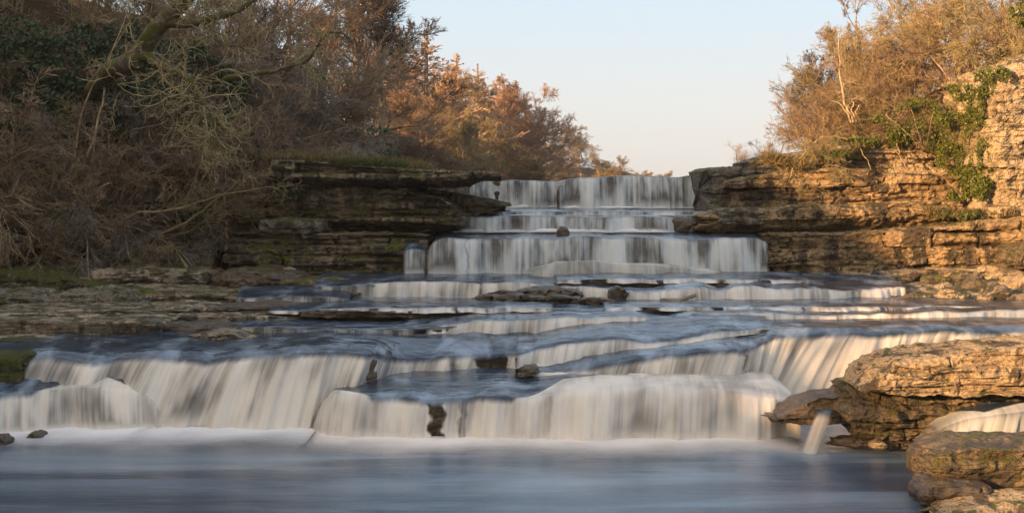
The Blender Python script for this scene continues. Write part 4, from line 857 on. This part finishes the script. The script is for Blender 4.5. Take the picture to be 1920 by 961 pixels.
rs = [
 (1545,318,44.6,1.5,'arch1','tw_olive','golden shrub drooping over the thin upper shelf'),
 (1600,262,47.5,1.8,'shrub0','tw_gold','golden shrub left of the small sunlit crag'),
 (1660,255,48,2.2,'shrub1','tw_gold','golden shrub right of the small sunlit crag'),
 (1730,262,46.5,2.2,'arch0','tw_brown','brown shrub growing through the ivy'),
 (1790,290,45.5,2.2,'shrub2','tw_gold','golden shrub low in the ivy beside the buttress'),
 (1700,220,49,3.8,'shrub3','tw_brown','red brown shrub above the ivy'),
 (1780,200,48.5,4.0,'arch1','tw_brown','red brown shrub arching above the buttress ivy'),
 (1850,150,47,4.0,'shrub0','tw_brown','red brown shrub just above the buttress top'),
 (1900,110,46,3.6,'arch0','tw_gold','golden shrub hanging over the buttress top'),
 (1540,290,48.5,2.6,'shrub2','tw_brown','brown shrub at the foot of the dark leaning tree'),
 (1580,260,50,3.4,'shrub3','tw_gold','golden shrub behind the pale forked trunk'),
 (1640,230,51,3.6,'shrub1','tw_gold','golden shrub in the middle of the slope above the crag'),
]
for px, b, Y, h, key, mt, lb in rs:
    plant(key, P(px, b, Y), h, mt, lb, name='shrub', cat='shrub', group='bare shrubs on the right bank', parts=('stems', 'twigs'), tilt=(.2, 0), rz=RNG.uniform(-.6, .6), sx=1.1)

# leafy masses
def leaves(label, blobs, n, mat, name='ivy', cat='ivy', size=.10, seed=0, up=.3):
    rng = np.random.default_rng(seed); ps = []
    vol = np.array([b[3]*b[4] for b in blobs], float); cnt = (n*vol/vol.sum()).astype(int)
    for (px, py, Y, rx, rz, ry), m in zip(blobs, cnt):
        c = P(px, py, Y); q = rng.normal(size=(m*2, 3)); q = nrm(q)*rng.uniform(.25, 1, size=(m*2, 1))**.4
        q = q*np.array([rx, ry, rz])+c
        keep = fbm(q[:, 0]*2.2, q[:, 1]*2.2, q[:, 2]*2.2+seed, 3) > rng.uniform(-.15, .55, len(q))
        ps.append(q[keep][:m])
    p = np.concatenate(ps); m = len(p)
    nn = nrm(rng.normal(size=(m, 3))+np.array([0, -.9, up])); a = nrm(np.cross(nn, rng.normal(size=(m, 3)))); b = np.cross(nn, a)
    s = size*rng.uniform(.5, 1.3, size=(m, 1))
    V = np.stack([p-a*s, p-b*s*.55+nn*s*.15, p+a*s, p+b*s*.55+nn*s*.15], 1).reshape(-1, 3)
    Fc = np.arange(m*4).reshape(-1, 4)
    org = p.mean(0)
    o = link(name, make_mesh(name, V-org, Fc, M[mat], smooth=False)); o.location = org; tag(o, label, cat); return o
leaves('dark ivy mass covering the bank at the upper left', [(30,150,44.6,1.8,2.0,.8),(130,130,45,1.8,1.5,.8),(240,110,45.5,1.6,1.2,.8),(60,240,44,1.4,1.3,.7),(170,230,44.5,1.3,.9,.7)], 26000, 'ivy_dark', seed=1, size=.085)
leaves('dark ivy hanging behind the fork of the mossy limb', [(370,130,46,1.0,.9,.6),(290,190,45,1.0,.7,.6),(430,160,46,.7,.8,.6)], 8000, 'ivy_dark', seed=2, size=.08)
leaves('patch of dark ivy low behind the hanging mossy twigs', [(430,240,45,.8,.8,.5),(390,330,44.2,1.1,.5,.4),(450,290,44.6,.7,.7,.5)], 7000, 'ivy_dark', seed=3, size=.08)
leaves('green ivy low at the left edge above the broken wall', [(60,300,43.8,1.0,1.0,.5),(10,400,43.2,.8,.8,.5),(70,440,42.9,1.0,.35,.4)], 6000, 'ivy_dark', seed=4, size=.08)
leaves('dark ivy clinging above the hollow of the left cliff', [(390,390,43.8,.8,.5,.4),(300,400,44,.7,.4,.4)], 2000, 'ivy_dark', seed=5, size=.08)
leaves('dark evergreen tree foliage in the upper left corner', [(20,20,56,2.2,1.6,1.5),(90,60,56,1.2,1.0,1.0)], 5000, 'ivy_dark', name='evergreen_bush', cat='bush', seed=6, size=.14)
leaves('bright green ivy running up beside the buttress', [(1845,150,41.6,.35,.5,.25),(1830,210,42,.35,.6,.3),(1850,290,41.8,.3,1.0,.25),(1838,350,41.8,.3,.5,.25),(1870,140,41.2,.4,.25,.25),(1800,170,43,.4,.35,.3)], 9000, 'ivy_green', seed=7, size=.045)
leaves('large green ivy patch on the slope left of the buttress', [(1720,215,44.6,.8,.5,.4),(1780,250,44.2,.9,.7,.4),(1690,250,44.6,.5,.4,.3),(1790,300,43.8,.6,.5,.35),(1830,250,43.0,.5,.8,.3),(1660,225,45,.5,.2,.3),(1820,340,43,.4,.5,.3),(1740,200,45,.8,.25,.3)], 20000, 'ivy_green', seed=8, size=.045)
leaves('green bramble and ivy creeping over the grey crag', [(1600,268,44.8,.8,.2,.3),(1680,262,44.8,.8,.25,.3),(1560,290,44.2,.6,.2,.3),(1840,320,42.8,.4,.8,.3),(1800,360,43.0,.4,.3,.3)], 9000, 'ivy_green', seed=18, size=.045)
leaves('small green ivy patch at the very top right corner', [(1912,25,44,.35,.5,.3)], 500, 'ivy_green', seed=9, size=.08)
leaves('green weeds on the soil ledge below the buttress', [(1830,405,41.9,.8,.18,.4),(1770,400,42.4,.4,.15,.3)], 900, 'grass_green', name='weeds', cat='weeds', seed=10, size=.07)
leaves('tuft of strap leaved fern on the middle cliff tier', [(528,368,42.5,.30,.18,.15)], 260, 'ivy_dark', name='fern', cat='fern', seed=11, size=.12)
leaves('second small fern right of the strap leaved tuft', [(560,362,42.4,.18,.15,.12)], 160, 'ivy_dark', name='fern', cat='fern', seed=12, size=.12)
leaves('dark green bush low in the wood above the cliff top', [(690,280,75,1.8,1.3,1.0)], 1500, 'ivy_dark', name='evergreen_bush', cat='bush', seed=13, size=.14)

# grass along the cliff tops: blades beyond counting
def grass(label, path, n, mat, w=.4, h=.25, seed=0):
    rng = np.random.default_rng(seed); A = np.array([P(*q) for q in path]); t = rng.uniform(0, len(A)-1.001, n); i = t.astype(int); f = (t-i)[:, None]
    p = A[i]*(1-f)+A[i+1]*f; p[:, 1] += rng.uniform(-.15, w, n); p[:, 2] += .03*rng.normal(size=n)
    keep = fbm(p[:, 0]*.8, p[:, 1], seed, 2) > rng.uniform(-.7, .2, n); p = p[keep]; n = len(p)
    hh = h*rng.uniform(.4, 1.2, n)[:, None]; d = rng.normal(size=(n, 3))*.5+np.array([0, -.35, 1.0]); d = nrm(d)
    sd = nrm(np.cross(d, rng.normal(size=(n, 3))))*.012
    mid = p+d*hh*.6; tip = mid+nrm(d+rng.normal(size=(n, 3))*.4+np.array([0, -.5, -.6]))*hh*.5
    V = np.stack([p-sd, p+sd, mid+sd, mid-sd, tip], 1).reshape(-1, 3); k = np.arange(n)[:, None]*5
    o = link('grass', make_mesh('grass', V, [k+np.array([[0, 1, 2, 3]]), k+np.array([[3, 2, 4]])], M[mat], smooth=False))
    tag(o, label, 'grass', kind='stuff')
grass('dry grass along the top of the left cliff', [(500,304,43),(560,303,43),(640,309,43),(720,315,43),(800,320,43)], 9000, 'grass_dry', w=2.5, h=.42, seed=1)
grass('green grass on the edge of the left cliff top', [(620,309,42.5),(700,313,42.5),(760,318,42.5)], 5000, 'grass_green', w=1.2, h=.3, seed=2)
grass('golden grass on the ledges of the right cliff', [(1440,300,44.6),(1500,318,44.0),(1560,300,44.4),(1640,275,45),(1700,275,45),(1780,292,45)], 12000, 'grass_dry', w=1.2, h=.4, seed=3)
grass('dry grass on the soil ledge below the buttress', [(1740,400,42.6),(1820,408,42.2),(1900,402,41.3)], 5000, 'grass_dry', w=1.2, h=.3, seed=4)

# the old mossy tree reaching in from the left, with hanging curly twigs
def limb(pts, r0, r1, k=8, Y=None, sub=5, wob=.03, seed=0):
    A = np.array([P(q[0], q[1], q[2] if len(q) > 2 else Y) for q in pts]); m = (len(A)-1)*sub+1
    t = np.linspace(0, len(A)-1, m)
    # Catmull-Rom
    Q = np.concatenate([[2*A[0]-A[1]], A, [2*A[-1]-A[-2]]]); i = np.minimum(t.astype(int), len(A)-2); f = (t-i)[:, None]
    p0, p1, p2, p3 = Q[i], Q[i+1], Q[i+2], Q[i+3]
    C = .5*((2*p1)+(-p0+p2)*f+(2*p0-5*p1+4*p2-p3)*f*f+(-p0+3*p1-3*p2+p3)*f**3)
    C = C+wob*np.stack([fbm(t*1.7, seed, 0, 3), fbm(t*1.7, seed, 5, 3), fbm(t*1.7, seed, 9, 3)], -1)
    return C, tubes(C[None], np.array([r0]), np.array([r1]), k)
def twigset(rng, C, n, L, levels, r, tw, ang=.9, trop=-.05, wander=.28, t0=.1, curl=.22):
    out = []; pts = C[None]; ln = np.array([L]); rr = np.array([r])
    for k in range(levels):
        st, d, l2, t = children(rng, pts, ln, n[k], t0, 1.0 if k == 0 else .55, ang, angj=.35)
        rr = np.maximum(np.repeat(rr, n[k])*.6, tw); ln = l2
        pts = grow_line(rng, st, d, ln, 12 if k == 0 else 7, wander*.6, trop, curl)
        out.append(tubes(pts, rr, np.maximum(rr*.35, tw*.7), 4 if k == 0 else 3))
    return out
root = empty('old_tree', tuple(P(120, 440, 41.5))); tag(root, 'old leaning tree with a thick mossy limb and curly yellowish hanging twigs', 'tree')
off = np.array(root.location); rng = np.random.default_rng(5)
TY = 40.0
Lb = [([(90,450,48),(110,330,48),(150,215,46.5),(200,142,42.5),(240,118,40),(262,100,40),(290,58,39.6),(318,30,39.4),(360,-15,39),(420,-80,39)], .36, .20),
      ([(318,42,39.4),(350,44,39.2),(385,38,39),(412,30,39),(440,22,38.8),(470,5,38.6),(520,-30,38.5)], .15, .05),
      ([(240,118,40),(270,106,39.8),(296,120,39.5),(315,130,39.3),(350,145,39),(366,165,38.9),(370,188,38.8),(395,205,38.7),(402,235,38.6),(420,280,38.5)], .17, .035),
      ([(392,45,39),(400,60,38.9),(415,82,38.8),(445,86,38.7),(470,100,38.6)], .06, .02),
      ([(400,210,38.7),(408,225,38.6),(398,250,38.5),(396,275,38.4),(412,300,38.3)], .035, .015),
      ([(505,135,42),(540,125,41.8),(575,115,41.6),(600,80,41.4),(612,65,41.3),(640,60,41.2)], .07, .03),
      ([(575,118,41.6),(592,132,41.5),(605,145,41.4),(622,160,41.3)], .05, .015),
      ([(420,150,42.2),(460,140,42),(505,135,42)], .09, .07)]
Cs = []; tr = []
for i, (q, a, b) in enumerate(Lb):
    C, t = limb(q, a, b, seed=i); Cs.append(C); tr.append(t)
v, f = join(tr); link('trunk', make_mesh('trunk', v-off, f, M['bark']), root)
tw = []
tw += twigset(rng, Cs[2][18:], [24, 7, 3], 2.6, 3, .032, .010, trop=-.07, wander=.3, curl=.25)
tw += twigset(rng, Cs[2][:20], [9, 5, 3], 1.9, 3, .03, .009, trop=.02, wander=.3)
tw += twigset(rng, Cs[1], [16, 6, 4], 2.0, 3, .03, .011, trop=.0, wander=.26)
tw += twigset(rng, Cs[0][22:], [14, 6, 4], 2.2, 3, .03, .011, trop=.03, wander=.24)
tw += twigset(rng, Cs[3], [10, 6], 1.2, 2, .02, .009, trop=-.03)
tw += twigset(rng, Cs[4], [12, 6], 1.0, 2, .02, .009, trop=-.03)
tw += twigset(rng, Cs[5], [14, 6, 3], 1.4, 3, .02, .009, trop=-.0)
tw += twigset(rng, Cs[6], [8, 6], 1.0, 2, .02, .009, trop=-.02)
v, f = join(tw); link('crown', make_mesh('crown', v-off, f, M['tw_moss']), root)

# long straight poles and saplings crossing the left bank
poles = [('long thin pole of a sapling leaning right across the left shrubs', [(75,480,43),(130,340,42.6),(160,190,42.2),(245,40,42)], 'tw_brown'),
 ('upright grey sapling near the left edge of the bank', [(72,420,43.5),(74,330,43.3),(72,220,43)], 'tw_grey'),
 ('slanting pale sapling rising from the trailing shrub', [(150,330,43),(180,240,42.8),(205,120,42.6),(240,10,42.4)], 'tw_pale'),
 ('low bare bough sweeping right over the hollow of the left cliff', [(190,440,42.6),(260,400,42),(340,390,41.7),(400,370,41.4),(500,352,41.2),(530,350,41.1)], 'tw_olive'),
 ('second bare bough reaching right toward the middle cliff tier', [(300,440,42.4),(360,410,42),(410,370,41.6),(470,330,41.3),(505,315,41)], 'tw_olive'),
 ('bare bough trailing down over the broken wall', [(100,400,43),(180,410,42.5),(215,430,42.2),(240,470,42),(250,492,41.9)], 'tw_brown')]
for i, (lb, q, mt) in enumerate(poles):
    C, t = limb(q, .05, .014, k=6, seed=20+i, wob=.08)
    o = empty('sapling', tuple(C[0])); tag(o, lb, 'sapling'); of = C[0]
    link('trunk', make_mesh('trunk', t[0]-of, t[1], M[mt]), o)
    v, f = join(twigset(rng, C, [16, 6, 3], 1.3, 3, .016, .007, trop=-.02, ang=.7, wander=.2)); link('crown', make_mesh('crown', v-of, f, M[mt]), o)
rpoles = [('pale forked dead trunk standing in sun on the right bank', [[(1600,228,46.5),(1590,205,46.4),(1580,180,46.3),(1575,120,46.2),(1570,60,46.2)], [(1606,228,46.5),(1598,205,46.4),(1600,190,46.3)], [(1596,228,46.5),(1580,200,46.3),(1560,187,46.2)], [(1606,215,46.4),(1608,198,46.3)]], 'tw_pale', .055),
 ('pale crooked root draped over the grey crag', [[(1680,265,44.6),(1688,290,44.3),(1700,320,44),(1692,325,44)], [(1688,290,44.3),(1660,275,44.3)], [(1740,320,43.8),(1765,330,43.6),(1790,355,43.4),(1805,390,43.2)], [(1700,320,44),(1740,322,43.8)]], 'tw_brown', .035),
 ('slanting pale pole leaning left of the buttress ivy', [[(1745,105,46),(1790,160,45),(1810,200,44.2),(1818,245,43.6),(1850,300,43)]], 'tw_brown', .03),
 ('slim pale pole in front of the large ivy patch', [[(1660,215,44.4),(1690,240,44.2),(1720,270,44)], [(1708,205,44.2),(1728,270,44)], [(1750,210,44.1),(1738,265,44)]], 'tw_brown', .02),
 ('golden bare bough hanging over the thin upper shelf', [[(1590,262,44.8),(1550,255,44.6),(1520,275,44.4),(1490,310,44),(1480,340,43.8)], [(1600,255,44.8),(1620,290,44.4),(1635,318,44.1)]], 'tw_gold', .035)]
for i, (lb, qs, mt, r) in enumerate(rpoles):
    o = empty('dead_tree' if i == 0 else ('root' if i == 1 else 'sapling'), tuple(P(*qs[0][0]))); of = np.array(o.location)
    tag(o, lb, 'dead tree' if i == 0 else ('root' if i == 1 else 'sapling'))
    Cl = [limb(q, r if j == 0 else r*.6, r*.3, k=6, seed=40+i*5+j, wob=.06) for j, q in enumerate(qs)]
    v, f = join([c[1] for c in Cl]); link('trunk', make_mesh('trunk', v-of, f, M[mt]), o)
    if i != 1:
        v, f = join(twigset(rng, Cl[0][0], [12, 5, 3], .9, 3, .014, .006, trop=.05, wander=.2)); link('crown', make_mesh('crown', v-of, f, M[mt]), o)
C, t = limb([(1238,563,35.4),(1256,562,35.4),(1275,562,35.4),(1292,557,35.4),(1306,553,35.4)], .055, .045, k=10, seed=60, wob=.01)
cap_f = np.array([[0, 1, 2], [0, 2, 3]]); o = link('log', make_mesh('log', t[0]-C[0], t[1], M['bark_plain'])); o.location = C[0]; tag(o, 'short driftwood log stranded below the golden fall', 'log')

n = NB('haze_air'); pv = n.n('ShaderNodeVolumePrincipled'); pv.inputs['Color'].default_value = (0.93, 0.94, 0.97, 1); pv.inputs['Density'].default_value = 0.00025; pv.inputs['Anisotropy'].default_value = 0.2
n.l(pv.outputs[0], n.out.inputs['Volume']); M['haze'] = n.m
hx = np.array([[x_, y_, z_] for x_ in (-175, 195) for y_ in (-75, 430) for z_ in (-3.5, 42)], float)
hz_ = link('haze', make_mesh('haze', hx, np.array([[0, 1, 3, 2], [4, 6, 7, 5], [0, 4, 5, 1], [2, 3, 7, 6], [0, 2, 6, 4], [1, 5, 7, 3]]), M['haze'], smooth=False)); tag(hz_, 'thin pale evening air over the river', 'haze', kind='stuff')
# ------------------------------------------------------------------ light, sky, camera
SUN = np.array([-0.75, -0.66, 0.0]); SUN = SUN/np.linalg.norm(SUN); EL = math.radians(12.0)
sv = np.array([SUN[0]*math.cos(EL), SUN[1]*math.cos(EL), math.sin(EL)])
from mathutils import Vector
sl = bpy.data.lights.new('sun', 'SUN'); sl.energy = 5.0; sl.angle = math.radians(0.9); sl.color = (1.0, 0.57, 0.25)
so = bpy.data.objects.new('sun', sl); COL.objects.link(so)
so.rotation_euler = Vector(sv).to_track_quat('Z', 'Y').to_euler(); so.location = (-20, -20, 30)
w = bpy.data.worlds.new('World'); scene.world = w; w.use_nodes = True
nt = w.node_tree; bg = nt.nodes['Background']
sky = nt.nodes.new('ShaderNodeTexSky'); sky.sky_type = 'NISHITA'; sky.sun_disc = False
sky.sun_elevation = EL; sky.sun_rotation = math.atan2(SUN[0], SUN[1])
sky.air_density = 1.0; sky.dust_density = 2.0; sky.ozone_density = 1.6
gm = nt.nodes.new('ShaderNodeGamma'); nt.links.new(sky.outputs[0], gm.inputs[0]); gm.inputs[1].default_value = 0.55
tc = nt.nodes.new('ShaderNodeTexCoord'); sx_ = nt.nodes.new('ShaderNodeSeparateXYZ'); nt.links.new(tc.outputs['Generated'], sx_.inputs[0])
cr_ = nt.nodes.new('ShaderNodeValToRGB'); nt.links.new(sx_.outputs[2], cr_.inputs[0])
for i_, (p_, c_) in enumerate([(0.0, (2.55, 2.30, 2.15)), (0.06, (2.40, 2.38, 2.38)), (0.14, (1.98, 2.42, 2.78)), (0.3, (1.75, 2.3, 2.98)), (1.0, (2.2, 2.35, 2.7))]):
    e_ = cr_.color_ramp.elements[i_] if i_ < 2 else cr_.color_ramp.elements.new(p_)
    e_.position = p_; e_.color = (c_[0]/3, c_[1]/3, c_[2]/3, 1)
sc_ = nt.nodes.new('ShaderNodeVectorMath'); sc_.operation = 'SCALE'; nt.links.new(cr_.outputs[0], sc_.inputs[0]); sc_.inputs['Scale'].default_value = 3.0
mx = nt.nodes.new('ShaderNodeMix'); mx.data_type = 'RGBA'; mx.inputs[0].default_value = 0.75
nt.links.new(gm.outputs[0], mx.inputs[6])
dp = nt.nodes.new('ShaderNodeVectorMath'); dp.operation = 'DOT_PRODUCT'; nt.links.new(tc.outputs['Generated'], dp.inputs[0]); dp.inputs[1].default_value = tuple(float(q) for q in sv)
mr = nt.nodes.new('ShaderNodeMapRange'); mr.interpolation_type = 'SMOOTHSTEP'; nt.links.new(dp.outputs['Value'], mr.inputs[0]); mr.inputs[1].default_value = -0.25; mr.inputs[2].default_value = 1.0
mw = nt.nodes.new('ShaderNodeMix'); mw.data_type = 'RGBA'; nt.links.new(mr.outputs[0], mw.inputs[0]); nt.links.new(sc_.outputs[0], mw.inputs[6]); mw.inputs[7].default_value = (4.6, 3.9, 3.1, 1)
nt.links.new(mw.outputs[2], mx.inputs[7])
nt.links.new(mx.outputs[2], bg.inputs[0]); bg.inputs[1].default_value = 0.133
cam = bpy.data.cameras.new('camera'); co = bpy.data.objects.new('camera', cam); COL.objects.link(co)
cam.lens = 50.0; cam.sensor_width = 36.0; cam.shift_y = -(480.5-HY)/1920.0
cam.clip_end = 2000; cam.clip_start = 0.1
co.location = (0, 0, H); co.rotation_euler = (math.radians(90), 0, 0)
scene.camera = co
scene.view_settings.view_transform = 'Standard'; scene.view_settings.look = 'None'
scene.view_settings.exposure = 1.48; scene.view_settings.gamma = 1.0
